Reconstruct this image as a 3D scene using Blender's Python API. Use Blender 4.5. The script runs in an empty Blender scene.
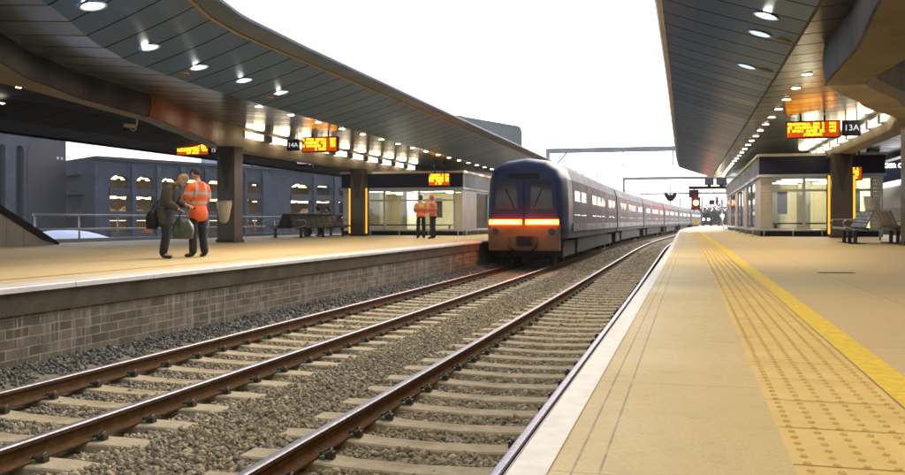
import bpy, bmesh, math, random
import numpy as np
from mathutils import Vector, Matrix

random.seed(7)
rng = np.random.default_rng(11)
SC = bpy.context.scene
COL = SC.collection
PI = math.pi

# ------------------------------------------------------------------ camera maths (used to read distances off the photo)
TH = math.radians(15.1)
CT, ST = math.cos(TH), math.sin(TH)
F = 880.0
HOR = 221.0
H = 0.585
ZL = -0.10          # level of the far platform


def U(px, py, zc):
    xc = (px - 452.5) / F * zc
    return Vector((xc * CT - zc * ST, xc * ST + zc * CT, H - (py - HOR) / F * zc))


def G(px, py, z):
    return U(px, py, (H - z) * F / (py - HOR))


def UX(px, x):
    """depth and Y of the point that column px sees on the plane X = x"""
    t = (px - 452.5) / F
    zc = x / (t * CT - ST)
    return zc, zc * (t * ST + CT)


_K = [(-40, 0), (0, 0), (20, -.03), (35, -.12), (55, -.20), (75, .15), (95, 1.0), (120, 2.3), (145, 4.0), (200, 8.7), (300, 20), (420, 36)]


def c(y):
    """sideways drift of the line of the tracks"""
    for i in range(len(_K) - 1):
        y0, a = _K[i]
        y1, b = _K[i + 1]
        if y <= y1 or i == len(_K) - 2:
            m0 = (b - _K[max(i - 1, 0)][1]) / (y1 - _K[max(i - 1, 0)][0])
            j = min(i + 2, len(_K) - 1)
            m1 = (_K[j][1] - a) / (_K[j][0] - y0)
            t = (y - y0) / (y1 - y0)
            d = y1 - y0
            return (2 * t**3 - 3 * t * t + 1) * a + (t**3 - 2 * t * t + t) * d * m0 + (-2 * t**3 + 3 * t * t) * b + (t**3 - t * t) * d * m1
    return 0.0


KX = CT        # sideways distances read along lines to the vanishing point


def kx(pts):
    return [(a, b * KX) for a, b in pts]


def interp(pts, y):
    if y <= pts[0][0]:
        return pts[0][1]
    for (a, u), (b, v) in zip(pts, pts[1:]):
        if y <= b:
            t = (y - a) / (b - a)
            t = t * t * (3 - 2 * t) * 0.35 + t * 0.65
            return u + (v - u) * t
    return pts[-1][1]


# ------------------------------------------------------------------ materials
def nodes(name):
    m = bpy.data.materials.new(name)
    m.use_nodes = True
    nt = m.node_tree
    b = nt.nodes['Principled BSDF']
    return m, nt, b


def N(nt, t, **kw):
    n = nt.nodes.new(t)
    for k, v in kw.items():
        if k in ('operation', 'blend_type', 'data_type', 'noise_dimensions', 'feature', 'distance', 'wave_type', 'bands_direction'):
            setattr(n, k, v)
        else:
            n.inputs[k].default_value = v
    return n


def math_n(nt, op, a, b=None):
    n = nt.nodes.new('ShaderNodeMath')
    n.operation = op
    for i, v in enumerate((a, b)):
        if v is None:
            continue
        if isinstance(v, (int, float)):
            n.inputs[i].default_value = v
        else:
            nt.links.new(v, n.inputs[i])
    return n.outputs[0]


def mixc(nt, fac, a, b):
    n = nt.nodes.new('ShaderNodeMix')
    n.data_type = 'RGBA'
    for i, v in ((0, fac), (6, a), (7, b)):
        if isinstance(v, (int, float)):
            n.inputs[i].default_value = v
        elif isinstance(v, tuple):
            n.inputs[i].default_value = (*v[:3], 1)
        else:
            nt.links.new(v, n.inputs[i])
    return n.outputs[2]


def ramp(nt, fac, lo, hi):
    n = nt.nodes.new('ShaderNodeMapRange')
    nt.links.new(fac, n.inputs[0])
    n.inputs[1].default_value = lo
    n.inputs[2].default_value = hi
    return n.outputs[0]


def mat(name, col, rough=.6, metal=0., var=.25, scale=3., bump=0., bscale=60., col2=None, spec=.5, coat=0., tint=None):
    m, nt, b = nodes(name)
    co = nt.nodes.new('ShaderNodeTexCoord').outputs['Object']
    nz = N(nt, 'ShaderNodeTexNoise', Scale=scale, Detail=6., Roughness=.65)
    nt.links.new(co, nz.inputs['Vector'])
    d = col2 if col2 else tuple(max(0, x * (1 - var)) for x in col)
    f = ramp(nt, nz.outputs[0], .32, .68)
    nt.links.new(mixc(nt, f, col, d), b.inputs['Base Color'])
    nt.links.new(ramp_to(nt, nz.outputs[0], max(.02, rough - .09), min(1, rough + .09)), b.inputs['Roughness'])
    b.inputs['Metallic'].default_value = metal
    b.inputs['Specular IOR Level'].default_value = spec
    if tint:
        b.inputs['Specular Tint'].default_value = (*tint, 1)
    if coat:
        b.inputs['Coat Weight'].default_value = coat
    if bump:
        n2 = N(nt, 'ShaderNodeTexNoise', Scale=bscale, Detail=4.)
        nt.links.new(co, n2.inputs['Vector'])
        bp = N(nt, 'ShaderNodeBump', Strength=bump, Distance=.02)
        nt.links.new(n2.outputs[0], bp.inputs['Height'])
        nt.links.new(bp.outputs[0], b.inputs['Normal'])
    return m


def ramp_to(nt, fac, lo, hi):
    n = nt.nodes.new('ShaderNodeMapRange')
    nt.links.new(fac, n.inputs[0])
    n.inputs[1].default_value = .3
    n.inputs[2].default_value = .7
    n.inputs[3].default_value = lo
    n.inputs[4].default_value = hi
    return n.outputs[0]


def emit(name, col, s):
    m, nt, b = nodes(name)
    b.inputs['Base Color'].default_value = (*[min(1, x * .5) for x in col], 1)
    b.inputs['Emission Color'].default_value = (*col, 1)
    b.inputs['Emission Strength'].default_value = s
    return m


def sep(nt):
    co = nt.nodes.new('ShaderNodeTexCoord').outputs['Object']
    s = nt.nodes.new('ShaderNodeSeparateXYZ')
    nt.links.new(co, s.inputs[0])
    return co, s.outputs[0], s.outputs[1], s.outputs[2]


def line_mask(nt, v, pitch, w, off=0.):
    """1 where v is within w of a multiple of pitch"""
    a = math_n(nt, 'ADD', v, off + 1000 * pitch)
    fr = math_n(nt, 'FRACT', math_n(nt, 'DIVIDE', a, pitch))
    return math_n(nt, 'LESS_THAN', fr, w / pitch)


def soffit_mat(name, col, pitch=.85, rough=.3, metal=.7, xl=None, spec=.3, bump=.25, tint=(.35, .65, 1.)):
    m, nt, b = nodes(name)
    co, x, y, z = sep(nt)
    lm = line_mask(nt, y, pitch, .042)
    if xl:
        lm = math_n(nt, 'MAXIMUM', lm, line_mask(nt, x, xl, .02, .3))
    fl = math_n(nt, 'FLOOR', math_n(nt, 'DIVIDE', math_n(nt, 'ADD', y, 1000 * pitch), pitch))
    wn = nt.nodes.new('ShaderNodeTexWhiteNoise')
    wn.noise_dimensions = '1D'
    nt.links.new(fl, wn.inputs['W'])
    nz = N(nt, 'ShaderNodeTexNoise', Scale=1.3, Detail=5., Roughness=.7)
    nt.links.new(co, nz.inputs['Vector'])
    f = math_n(nt, 'ADD', math_n(nt, 'MULTIPLY', wn.outputs[0], .5), math_n(nt, 'MULTIPLY', nz.outputs[0], .5))
    base = mixc(nt, f, tuple(v * .72 for v in col), tuple(v * 1.2 for v in col))
    nt.links.new(mixc(nt, lm, base, (.012, .013, .018)), b.inputs['Base Color'])
    nt.links.new(math_n(nt, 'ADD', math_n(nt, 'MULTIPLY', f, .16), rough - .08), b.inputs['Roughness'])
    nt.links.new(math_n(nt, 'MULTIPLY', math_n(nt, 'SUBTRACT', 1., lm), spec), b.inputs['Specular IOR Level'])
    nt.links.new(math_n(nt, 'MULTIPLY', math_n(nt, 'SUBTRACT', 1., lm), metal), b.inputs['Metallic'])
    n2 = N(nt, 'ShaderNodeTexNoise', Scale=.9, Detail=2.)
    nt.links.new(co, n2.inputs['Vector'])
    hgt = math_n(nt, 'ADD', math_n(nt, 'MULTIPLY', n2.outputs[0], .5), math_n(nt, 'MULTIPLY', lm, -1.))
    b.inputs['Specular Tint'].default_value = (*tint, 1)
    bp = N(nt, 'ShaderNodeBump', Strength=bump, Distance=.02)
    nt.links.new(hgt, bp.inputs['Height'])
    nt.links.new(bp.outputs[0], b.inputs['Normal'])
    return m


def paving_mat(name, a, b_, grooves=(), jy=1.2, jx=None, rough=.62):
    m, nt, b = nodes(name)
    co, x, y, z = sep(nt)
    n1 = N(nt, 'ShaderNodeTexNoise', Scale=.55, Detail=7., Roughness=.62)
    n2 = N(nt, 'ShaderNodeTexNoise', Scale=75., Detail=5., Roughness=.8)
    n3 = N(nt, 'ShaderNodeTexNoise', Scale=9., Detail=8., Roughness=.75)
    for n in (n1, n2, n3):
        nt.links.new(co, n.inputs['Vector'])
    colr = mixc(nt, ramp(nt, n1.outputs[0], .35, .62), a, b_)
    colr = mixc(nt, math_n(nt, 'MULTIPLY', ramp(nt, n2.outputs[0], .48, .66), .42), colr, tuple(v * .45 for v in a))
    colr = mixc(nt, math_n(nt, 'MULTIPLY', ramp(nt, n3.outputs[0], .52, .74), .5), colr, tuple(v * .55 for v in b_))
    vo = N(nt, 'ShaderNodeTexVoronoi', Scale=2.6)
    nt.links.new(co, vo.inputs['Vector'])
    gum = math_n(nt, 'MULTIPLY', math_n(nt, 'LESS_THAN', vo.outputs['Distance'], .045), math_n(nt, 'GREATER_THAN', n1.outputs[0], .46))
    colr = mixc(nt, math_n(nt, 'MULTIPLY', gum, .35), colr, (.16, .12, .07))
    n4 = N(nt, 'ShaderNodeTexNoise', Scale=1.7, Detail=9., Roughness=.8)
    nt.links.new(co, n4.inputs['Vector'])
    colr = mixc(nt, math_n(nt, 'MULTIPLY', ramp(nt, n4.outputs[0], .53, .66), .28), colr, (.40, .36, .17))
    # slab joints
    lm = line_mask(nt, y, jy, .006, .35)
    if jx:
        lm = math_n(nt, 'MAXIMUM', lm, line_mask(nt, x, jx, .007, .17))
    for g in grooves:
        lm = math_n(nt, 'MAXIMUM', lm, math_n(nt, 'LESS_THAN', math_n(nt, 'ABSOLUTE', math_n(nt, 'SUBTRACT', x, g)), .0035))
    fl = math_n(nt, 'FLOOR', math_n(nt, 'DIVIDE', math_n(nt, 'ADD', y, jy * 1000 + .35), jy))
    if jx:
        fx = math_n(nt, 'FLOOR', math_n(nt, 'DIVIDE', math_n(nt, 'ADD', x, jx * 1000 + .17), jx))
        fl = math_n(nt, 'ADD', fl, math_n(nt, 'MULTIPLY', fx, 37.3))
    wn = nt.nodes.new('ShaderNodeTexWhiteNoise')
    wn.noise_dimensions = '1D'
    nt.links.new(fl, wn.inputs['W'])
    colr = mixc(nt, math_n(nt, 'MULTIPLY', wn.outputs[0], .22), colr, tuple(v * .7 for v in a))
    broken = math_n(nt, 'MULTIPLY', lm, ramp(nt, n3.outputs[0], .3, .5))
    nt.links.new(mixc(nt, math_n(nt, 'MULTIPLY', broken, .58), colr, (.12, .085, .04)), b.inputs['Base Color'])
    nt.links.new(ramp_to(nt, n1.outputs[0], rough - .12, rough + .12), b.inputs['Roughness'])
    h = math_n(nt, 'ADD', math_n(nt, 'MULTIPLY', n2.outputs[0], .25), math_n(nt, 'MULTIPLY', lm, -1.))
    bp = N(nt, 'ShaderNodeBump', Strength=.5, Distance=.006)
    nt.links.new(h, bp.inputs['Height'])
    nt.links.new(bp.outputs[0], b.inputs['Normal'])
    return m


def brick_mat():
    m, nt, b = nodes('weathered_brick')
    co, x, y, z = sep(nt)
    cb = nt.nodes.new('ShaderNodeCombineXYZ')
    nt.links.new(y, cb.inputs[0])
    nt.links.new(z, cb.inputs[1])
    br = N(nt, 'ShaderNodeTexBrick', Scale=1., **{'Mortar Size': .008, 'Brick Width': .34, 'Row Height': .108, 'Mortar Smooth': .15, 'Bias': -.1})
    br.inputs['Color1'].default_value = (.085, .068, .045, 1)
    br.inputs['Color2'].default_value = (.23, .19, .13, 1)
    br.inputs['Mortar'].default_value = (.36, .31, .22, 1)
    nz0 = N(nt, 'ShaderNodeTexNoise', Scale=4., Detail=2.)
    nt.links.new(co, nz0.inputs['Vector'])
    va = nt.nodes.new('ShaderNodeVectorMath')
    va.operation = 'MULTIPLY_ADD'
    nt.links.new(nz0.outputs['Color'], va.inputs[0])
    va.inputs[1].default_value = (.022, .022, 0)
    nt.links.new(cb.outputs[0], va.inputs[2])
    nt.links.new(va.outputs[0], br.inputs['Vector'])
    nz = N(nt, 'ShaderNodeTexNoise', Scale=3.5, Detail=8., Roughness=.7)
    nt.links.new(co, nz.inputs['Vector'])
    # pale run-off streaks: noise stretched vertically
    mp = nt.nodes.new('ShaderNodeMapping')
    mp.inputs['Scale'].default_value = (1, 5.5, .55)
    nt.links.new(co, mp.inputs[0])
    ns = N(nt, 'ShaderNodeTexNoise', Scale=1.3, Detail=4., Roughness=.6)
    nt.links.new(mp.outputs[0], ns.inputs['Vector'])
    c1 = mixc(nt, ramp(nt, nz.outputs[0], .35, .75), br.outputs['Color'], (.06, .052, .04))
    c2 = mixc(nt, math_n(nt, 'MULTIPLY', ramp(nt, ns.outputs[0], .54, .74), .75), c1, (.36, .34, .30))
    nt.links.new(c2, b.inputs['Base Color'])
    b.inputs['Roughness'].default_value = .85
    bp = N(nt, 'ShaderNodeBump', Strength=.6, Distance=.012)
    nt.links.new(math_n(nt, 'ADD', math_n(nt, 'MULTIPLY', br.outputs['Fac'], -1.), math_n(nt, 'MULTIPLY', nz.outputs[0], .6)), bp.inputs['Height'])
    nt.links.new(bp.outputs[0], b.inputs['Normal'])
    return m


def stone_mat():
    m, nt, b = nodes('ballast_stone')
    ge = nt.nodes.new('ShaderNodeNewGeometry')
    cr = nt.nodes.new('ShaderNodeValToRGB')
    e = cr.color_ramp.elements
    e[0].position, e[0].color = 0, (.20, .175, .125, 1)
    e[1].position, e[1].color = 1, (.58, .48, .30, 1)
    for p, cl in ((.3, (.33, .275, .18)), (.55, (.41, .34, .215)), (.75, (.31, .28, .22)), (.9, (.47, .38, .22))):
        q = e.new(p)
        q.color = (*cl, 1)
    nt.links.new(ge.outputs['Random Per Island'], cr.inputs[0])
    co = nt.nodes.new('ShaderNodeTexCoord').outputs['Object']
    nz = N(nt, 'ShaderNodeTexNoise', Scale=55., Detail=4.)
    nt.links.new(co, nz.inputs['Vector'])
    n1 = N(nt, 'ShaderNodeTexNoise', Scale=.45, Detail=3.)
    nt.links.new(co, n1.inputs['Vector'])
    # dim bluish skylight painted into the stone colour towards the wall
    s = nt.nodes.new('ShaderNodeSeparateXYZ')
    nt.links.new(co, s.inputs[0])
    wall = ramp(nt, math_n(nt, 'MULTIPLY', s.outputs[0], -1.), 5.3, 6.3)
    cool_shade = mixc(nt, math_n(nt, 'MULTIPLY', wall, .75), cr.outputs[0], (.085, .09, .10))
    nt.links.new(mixc(nt, math_n(nt, 'MULTIPLY', ramp(nt, nz.outputs[0], .4, .7), .4), cool_shade, (.10, .085, .06)), b.inputs['Base Color'])
    b.inputs['Roughness'].default_value = .8
    bp = N(nt, 'ShaderNodeBump', Strength=.4, Distance=.006)
    nt.links.new(nz.outputs[0], bp.inputs['Height'])
    nt.links.new(bp.outputs[0], b.inputs['Normal'])
    return m


def glass_mat(name, tint=(.9, .95, 1.), clear=.86, rough=.03):
    m, nt, b = nodes(name)
    nt.nodes.remove(b)
    t = N(nt, 'ShaderNodeBsdfTransparent')
    t.inputs[0].default_value = (*tint, 1)
    g = N(nt, 'ShaderNodeBsdfGlossy')
    g.inputs['Roughness'].default_value = rough
    mx = nt.nodes.new('ShaderNodeMixShader')
    fr = N(nt, 'ShaderNodeFresnel', IOR=1.45)
    nz = N(nt, 'ShaderNodeTexNoise', Scale=.8)
    nt.links.new(math_n(nt, 'ADD', math_n(nt, 'MULTIPLY', fr.outputs[0], .8), math_n(nt, 'MULTIPLY', nz.outputs[0], 1 - clear)), mx.inputs[0])
    nt.links.new(t.outputs[0], mx.inputs[1])
    nt.links.new(g.outputs[0], mx.inputs[2])
    nt.links.new(mx.outputs[0], nt.nodes['Material Output'].inputs[0])
    return m


M = {
    'pave': paving_mat('sandy_paving', (.68, .525, .25), (.60, .48, .22), grooves=(-.266, -.203), jy=1.2),
    'paveback': paving_mat('sandy_resin_paving', (.58, .45, .24), (.61, .475, .26), jy=2.4, jx=1.6, rough=.66),
    'tactile': mat('buff_tactile_slab', (.76, .545, .18), .62, 0, .16, 3., .2, 220.),
    'blister': mat('shaded_blister', (.71, .49, .155), .6, 0, .25, 30.),  # darker than the slab: shade on the domes put into colour
    'yellow': mat('yellow_line_paint', (.88, .62, .03), .55, 0, .25, 22., .15, 200.),
    'yellow_faded': mat('faded_yellow_paint', (.55, .38, .12), .6, 0, .4, 5.),
    'white': mat('white_line_paint', (.82, .80, .74), .55, 0, .14, 14., .1, 150.),
    'coping': mat('pale_coping_paint', (.66, .62, .60), .55, 0, .25, 2.2, .15, 90.),
    'concrete': mat('stained_concrete', (.12, .10, .062), .85, 0, .55, 1.7, .35, 40.),
    'sleeper': mat('sleeper_concrete', (.48, .40, .26), .85, 0, .4, 2.6, .5, 45., col2=(.27, .215, .13)),
    'ground': mat('track_bed', (.22, .185, .125), .95, 0, .5, 25., .8, 18.),
    'earth': mat('yard_ground', (.16, .14, .12), .95, 0, .4, .2, .3, 4.),
    'rust': mat('rusty_rail_side', (.115, .055, .02), .9, 0, .6, 14., .3, 120., col2=(.06, .032, .014), spec=.12),
    'railtop': mat('polished_rail_head', (.22, .21, .25), .42, .55, .25, 20.),
    'clip': mat('steel_clip', (.09, .06, .04), .6, .4, .4, 30.),
    'green': mat('green_insulator', (.05, .26, .13), .5, 0, .2, 30.),
    'brick': brick_mat(),
    'stone': stone_mat(),
    'wing': soffit_mat('wing_soffit_panels', (.026, .080, .205), .85, .36, .2, spec=.22),
    'inner': soffit_mat('inner_soffit_panels', (.055, .08, .115), .85, .22, .12, bump=.07, tint=(.8, .9, 1.)),
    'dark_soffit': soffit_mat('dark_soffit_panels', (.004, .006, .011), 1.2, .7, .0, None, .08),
    'fascia': mat('grey_canopy_fascia', (.105, .14, .20), .55, 0, .15, .8, spec=.12, tint=(.5, .75, 1.)),
    'tan': mat('tan_edge_trim', (.24, .16, .075), .5, .1, .2, 2., spec=.2),
    'roof': mat('roof_sheet', (.25, .27, .30), .5, .4, .2, .5),
    'beam': mat('dark_beam_cladding', (.009, .013, .022), .5, .0, .2, .7, spec=.09, tint=(.4, .65, 1.)),
    'beam_under': mat('beam_underside', (.27, .23, .165), .6, .1, .2, .9),
    'orange_reflection': mat('painted_orange_reflection', (.24, .06, .010), .5, 0, .45, .8, col2=(.10, .03, .010), spec=.06),  # amber board reflection painted into the cladding colour
    'beam_under_dark': mat('olive_beam_underside', (.15, .125, .075), .6, 0, .2, .9, spec=.2),
    'column': mat('brown_column_cladding', (.105, .08, .062), .42, .35, .25, 2.),
    'column_dark': mat('dark_column_panel', (.045, .034, .03), .45, .3, .25, 2.),
    'black': mat('black_paint', (.012, .012, .014), .5, 0, .3, 4., spec=.15),
    'blackmetal': mat('black_metal', (.03, .03, .034), .4, .5, .3, 6.),
    'navy': mat('navy_fascia_panel', (.014, .014, .042), .45, 0, .25, .8, spec=.15),
    'frame': mat('pale_window_frame', (.62, .58, .50), .5, .1, .12, 2.),
    'pier': mat('pale_tiled_pier', (.56, .52, .44), .6, 0, .15, 5., .3, 9.),
    'pier_grey': mat('grey_side_panel', (.36, .35, .33), .5, 0, .2, 1.),
    'lilac_panel': mat('pale_side_panel', (.50, .45, .46), .45, .2, .15, 1.2),
    'interior': mat('cream_interior', (.72, .65, .46), .8, 0, .1, 1.),
    'steel': mat('brushed_steel', (.46, .48, .52), .35, .75, .15, 8.),
    'seat': mat('grey_perforated_seat', (.16, .165, .18), .42, .6, .35, 28.),
    'seatdark': mat('dark_seat_shell', (.075, .08, .085), .45, .5, .3, 20.),
    'bluegrey': mat('blue_grey_concrete', (.018, .036, .070), .8, 0, .45, .9, .3, 3.),
    'bluedark': mat('dark_blue_cladding', (.016, .019, .036), .7, 0, .3, .15, .15, 2.),
    'carpark_in': mat('car_park_interior', (.26, .19, .085), .85, 0, .4, .6),
    'paleblue': mat('pale_blue_cladding', (.38, .46, .60), .6, .1, .12, .3),
    'greengrey': mat('grey_green_block', (.12, .15, .155), .8, 0, .2, .06, .15, 1.),
    'membrane': mat('pale_blue_roof_skin', (.30, .38, .58), .5, 0, .15, .6),
    'traingrey': mat('silver_lilac_coach_paint', (.13, .12, .155), .6, 0, .2, .6, spec=.08),
    'trainblue': mat('dark_blue_train_paint', (.014, .026, .075), .4, 0, .3, .8, spec=.2),
    'trainyellow': mat('warning_yellow_paint', (.17, .075, .010), .45, 0, .4, 2.),
    'trainpink': mat('pink_door_paint', (.20, .085, .12), .5, 0, .2, 1., spec=.1),
    'trainroof': mat('grey_train_roof', (.12, .125, .14), .7, 0, .2, .8, spec=.1),
    'under': mat('sooty_underframe', (.022, .02, .02), .8, .1, .5, 2.),
    'trainwhite': mat('white_train_paint', (.74, .79, .92), .35, .1, .08, .5, coat=.3),
    'ole': mat('galvanised_steel', (.30, .31, .35), .5, .5, .2, 1.),
    'blueole': mat('blue_grey_mast', (.23, .29, .38), .5, .3, .2, 1.),
    'skin': mat('skin', (.50, .29, .20), .55, 0, .1, 20.),
    'hair': mat('fair_hair', (.32, .23, .13), .7, 0, .35, 60.),
    'darkhair': mat('dark_hair', (.05, .035, .025), .7, 0, .35, 60.),
    'orange': mat('hi_vis_orange', (.90, .14, .02), .7, 0, .2, 9., .3, 25.),
    'hivisyellow': mat('hi_vis_yellow', (.75, .72, .05), .7, 0, .15, 9.),
    'reflect': mat('reflective_tape', (.44, .43, .40), .4, .2, .15, 20.),
    'trousers': mat('black_trousers', (.016, .017, .022), .85, 0, .35, 12., .3, 30.),
    'beanie': mat('black_knit', (.02, .02, .026), .9, 0, .4, 40., .5, 120.),
    'coat': mat('grey_brown_coat', (.055, .050, .044), .9, 0, .3, 9., .35, 30.),
    'greytop': mat('pale_grey_cloth', (.30, .29, .28), .9, 0, .3, 9., .3, 30.),
    'whitetop': mat('off_white_cloth', (.42, .40, .36), .9, 0, .3, 9., .3, 30.),
    'scarf': mat('olive_scarf', (.12, .11, .06), .9, 0, .5, 14.),
    'shoe': mat('black_shoe', (.014, .014, .015), .4, 0, .3, 10.),
    'greenbag': mat('green_carrier_bag', (.012, .035, .010), .35, 0, .5, 9., .5, 18., col2=(.05, .065, .05)),
    'sack': mat('clouded_plastic_sack', (.50, .46, .38), .35, 0, .25, 9., .6, 22.),
    'red': mat('red_car_paint', (.40, .03, .03), .3, .1, .2, 1., coat=.5),
    'silvercar': mat('silver_car_paint', (.42, .40, .36), .3, .4, .15, 1., coat=.5),
    'tyre': mat('tyre_rubber', (.02, .02, .02), .9, 0, .2, 4.),
    'leaf': mat('far_foliage', (.07, .085, .07), .9, 0, .5, .6),
    'trunk': mat('bark', (.09, .07, .05), .9, 0, .3, 3.),
    'darkglass': mat('dark_glazing', (.02, .024, .03), .08, 0, .3, 1.),
    'poster': mat('coloured_poster', (.50, .33, .05), .5, 0, .2, 8., col2=(.10, .20, .26)),
    'glass': glass_mat('window_glass'),
    'e_down': emit('downlight_glow', (1., .90, .70), 28.),
    'e_disc': emit('downlight_disc', (.60, .80, 1.), .42),
    'e_small': emit('small_downlight_glow', (1., .84, .50), 26.),
    'e_up': emit('uplight_tube', (1., .88, .62), 2.4),
    'e_amber': emit('amber_dots', (1., .42, .012), 3.4),
    'e_amberbg': emit('amber_backlight', (.9, .10, .0), .22),
    'e_room': emit('room_light', (1., .86, .55), 9.),
    'e_cp': emit('car_park_tube', (1., .70, .28), 4.),
    'e_red': emit('red_lamp', (1., .04, .01), 60.),
    'e_tail': emit('tail_lamp_red', (1., .05, .005), 14.),
    'e_tailcore': emit('tail_lamp_core', (1., .42, .02), 30.),
    'e_head': emit('headlamp', (1., .82, .5), 60.),
    'e_win': emit('lit_window', (1., .84, .52), .55),
    'e_winred': emit('lit_red_sign', (1., .2, .12), 3.),
    'e_letters': emit('lit_letters', (1., .88, .6), 6.),
    'e_strip': emit('orange_lit_strip', (1., .36, .02), .75),
    'e_sign': emit('sign_letters_added_glow', (.9, .92, 1.), .30),  # faint glow added so the sign letters stay readable
    'signwhite': mat('sign_white', (.8, .8, .8), .5, 0, .05, 3.),
    'signnavy': mat('sign_navy', (.02, .02, .06), .4, 0, .2, 3.),
}


def hivis():
    m = M['orange']
    nt = m.node_tree
    b = nt.nodes['Principled BSDF']
    old = b.inputs['Base Color'].links[0].from_socket
    a = nt.nodes.new('ShaderNodeAttribute')
    a.attribute_name = 'band'
    p = nt.nodes.new('ShaderNodeAttribute')
    p.attribute_name = 'panel'
    c1 = mixc(nt, math_n(nt, 'LESS_THAN', p.outputs['Fac'], 0.), old, (.70, .70, .06))
    c2 = mixc(nt, math_n(nt, 'LESS_THAN', a.outputs['Fac'], 0.), c1, (.44, .43, .40))
    nt.links.new(c2, b.inputs['Base Color'])


hivis()


# ------------------------------------------------------------------ mesh helpers
class MB:
    def __init__(s):
        s.v, s.f, s.m, s.sm = [], [], [], []

    def poly(s, pts, m=0, smooth=False):
        i = len(s.v)
        s.v += [tuple(p) for p in pts]
        s.f.append(tuple(range(i, i + len(pts))))
        s.m.append(m)
        s.sm.append(smooth)

    def box(s, lo, hi, m=0, mtx=None):
        x0, y0, z0 = lo
        x1, y1, z1 = hi
        p = [Vector(q) for q in ((x0, y0, z0), (x1, y0, z0), (x1, y1, z0), (x0, y1, z0), (x0, y0, z1), (x1, y0, z1), (x1, y1, z1), (x0, y1, z1))]
        if mtx is not None:
            p = [mtx @ q for q in p]
        i = len(s.v)
        s.v += [tuple(q) for q in p]
        for f in ((0, 3, 2, 1), (4, 5, 6, 7), (0, 1, 5, 4), (1, 2, 6, 5), (2, 3, 7, 6), (3, 0, 4, 7)):
            s.f.append(tuple(i + k for k in f))
            s.m.append(m)
            s.sm.append(False)
        return s

    def loft(s, secs, closed=True, caps=True, m=0, smooth=False, mats=None):
        n = len(secs[0])
        i = len(s.v)
        for sc in secs:
            s.v += [tuple(p) for p in sc]
        for a in range(len(secs) - 1):
            for k in range(n if closed else n - 1):
                k2 = (k + 1) % n
                s.f.append((i + a * n + k, i + a * n + k2, i + (a + 1) * n + k2, i + (a + 1) * n + k))
                s.m.append(mats[k] if mats else m)
                s.sm.append(smooth)
        if caps and closed:
            s.f.append(tuple(i + k for k in reversed(range(n))))
            s.f.append(tuple(i + (len(secs) - 1) * n + k for k in range(n)))
            s.m += [m, m]
            s.sm += [False, False]
        return s

    def tube(s, pts, r, n=8, m=0, smooth=True):
        pts = [Vector(p) for p in pts]
        secs = []
        for k, p in enumerate(pts):
            d = (pts[min(k + 1, len(pts) - 1)] - pts[max(k - 1, 0)]).normalized()
            u = d.cross(Vector((0, 0, 1)))
            if u.length < .05:
                u = d.cross(Vector((1, 0, 0)))
            u.normalize()
            w = u.cross(d)
            rr = r[k] if isinstance(r, (list, tuple)) else r
            secs.append([p + (u * math.cos(a) + w * math.sin(a)) * rr for a in [2 * PI * q / n for q in range(n)]])
        return s.loft(secs, True, True, m, smooth)

    def disc(s, cx, cy, cz, r, h, n=20, m=0):
        """short vertical cylinder from cz down to cz-h"""
        a = [2 * PI * q / n for q in range(n)]
        return s.loft([[(cx + r * math.cos(t), cy + r * math.sin(t), cz - h) for t in a], [(cx + r * math.cos(t), cy + r * math.sin(t), cz) for t in a]], True, True, m)

    def mesh(s, name, mats, bevel=0.):
        me = bpy.data.meshes.new(name)
        me.from_pydata(s.v, [], s.f)
        for q in (mats if isinstance(mats, (list, tuple)) else [mats]):
            me.materials.append(q)
        me.polygons.foreach_set('material_index', s.m)
        me.polygons.foreach_set('use_smooth', s.sm)
        bm = bmesh.new()
        bm.from_mesh(me)
        if bevel:
            bmesh.ops.remove_doubles(bm, verts=bm.verts, dist=1e-5)
            bmesh.ops.recalc_face_normals(bm, faces=bm.faces)
            try:
                bmesh.ops.bevel(bm, geom=[e for e in bm.edges if len(e.link_faces) == 2 and e.calc_face_angle(0) > .5], offset=bevel, segments=2, affect='EDGES', profile=.6)
            except Exception:
                pass
        else:
            bmesh.ops.recalc_face_normals(bm, faces=bm.faces)
        bm.to_mesh(me)
        bm.free()
        return me

    def build(s, name, mats, parent=None, bevel=0.):
        o = bpy.data.objects.new(name, s.mesh(name, mats, bevel))
        COL.objects.link(o)
        if parent is not None:
            o.parent = parent
        return o


def tag(o, label=None, cat=None, group=None, kind=None):
    if label:
        o['label'] = label
    if cat:
        o['category'] = cat
    if group:
        o['group'] = group
    if kind:
        o['kind'] = kind
    return o


def empty(name, loc=(0, 0, 0), rz=0., label=None, cat=None, group=None):
    o = bpy.data.objects.new(name, None)
    COL.objects.link(o)
    o.location = loc
    o.rotation_euler = (0, 0, rz)
    return tag(o, label, cat, group)


def copy_tree(o, parent=None):
    q = o.copy()
    COL.objects.link(q)
    if parent is not None:
        q.parent = parent
    for ch in list(o.children):
        copy_tree(ch, q)
    return q


def text_mesh(txt, size, m, name='lettering', parent=None, ext=.004, mtx=None):
    cu = bpy.data.curves.new('t', 'FONT')
    cu.body = txt
    cu.size = size
    cu.align_x = 'CENTER'
    cu.align_y = 'CENTER'
    cu.extrude = ext
    o = bpy.data.objects.new('t', cu)
    COL.objects.link(o)
    bpy.context.view_layer.update()
    me = bpy.data.meshes.new_from_object(o.evaluated_get(bpy.context.evaluated_depsgraph_get()))
    bpy.data.objects.remove(o)
    me.materials.clear()
    me.materials.append(m)
    if mtx is not None:
        me.transform(mtx)
    q = bpy.data.objects.new(name, me)
    COL.objects.link(q)
    if parent is not None:
        q.parent = parent
    return q


FACE_CAM = Matrix.Rotation(PI / 2, 4, 'X')      # text drawn in XY stands up and faces -Y


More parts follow.
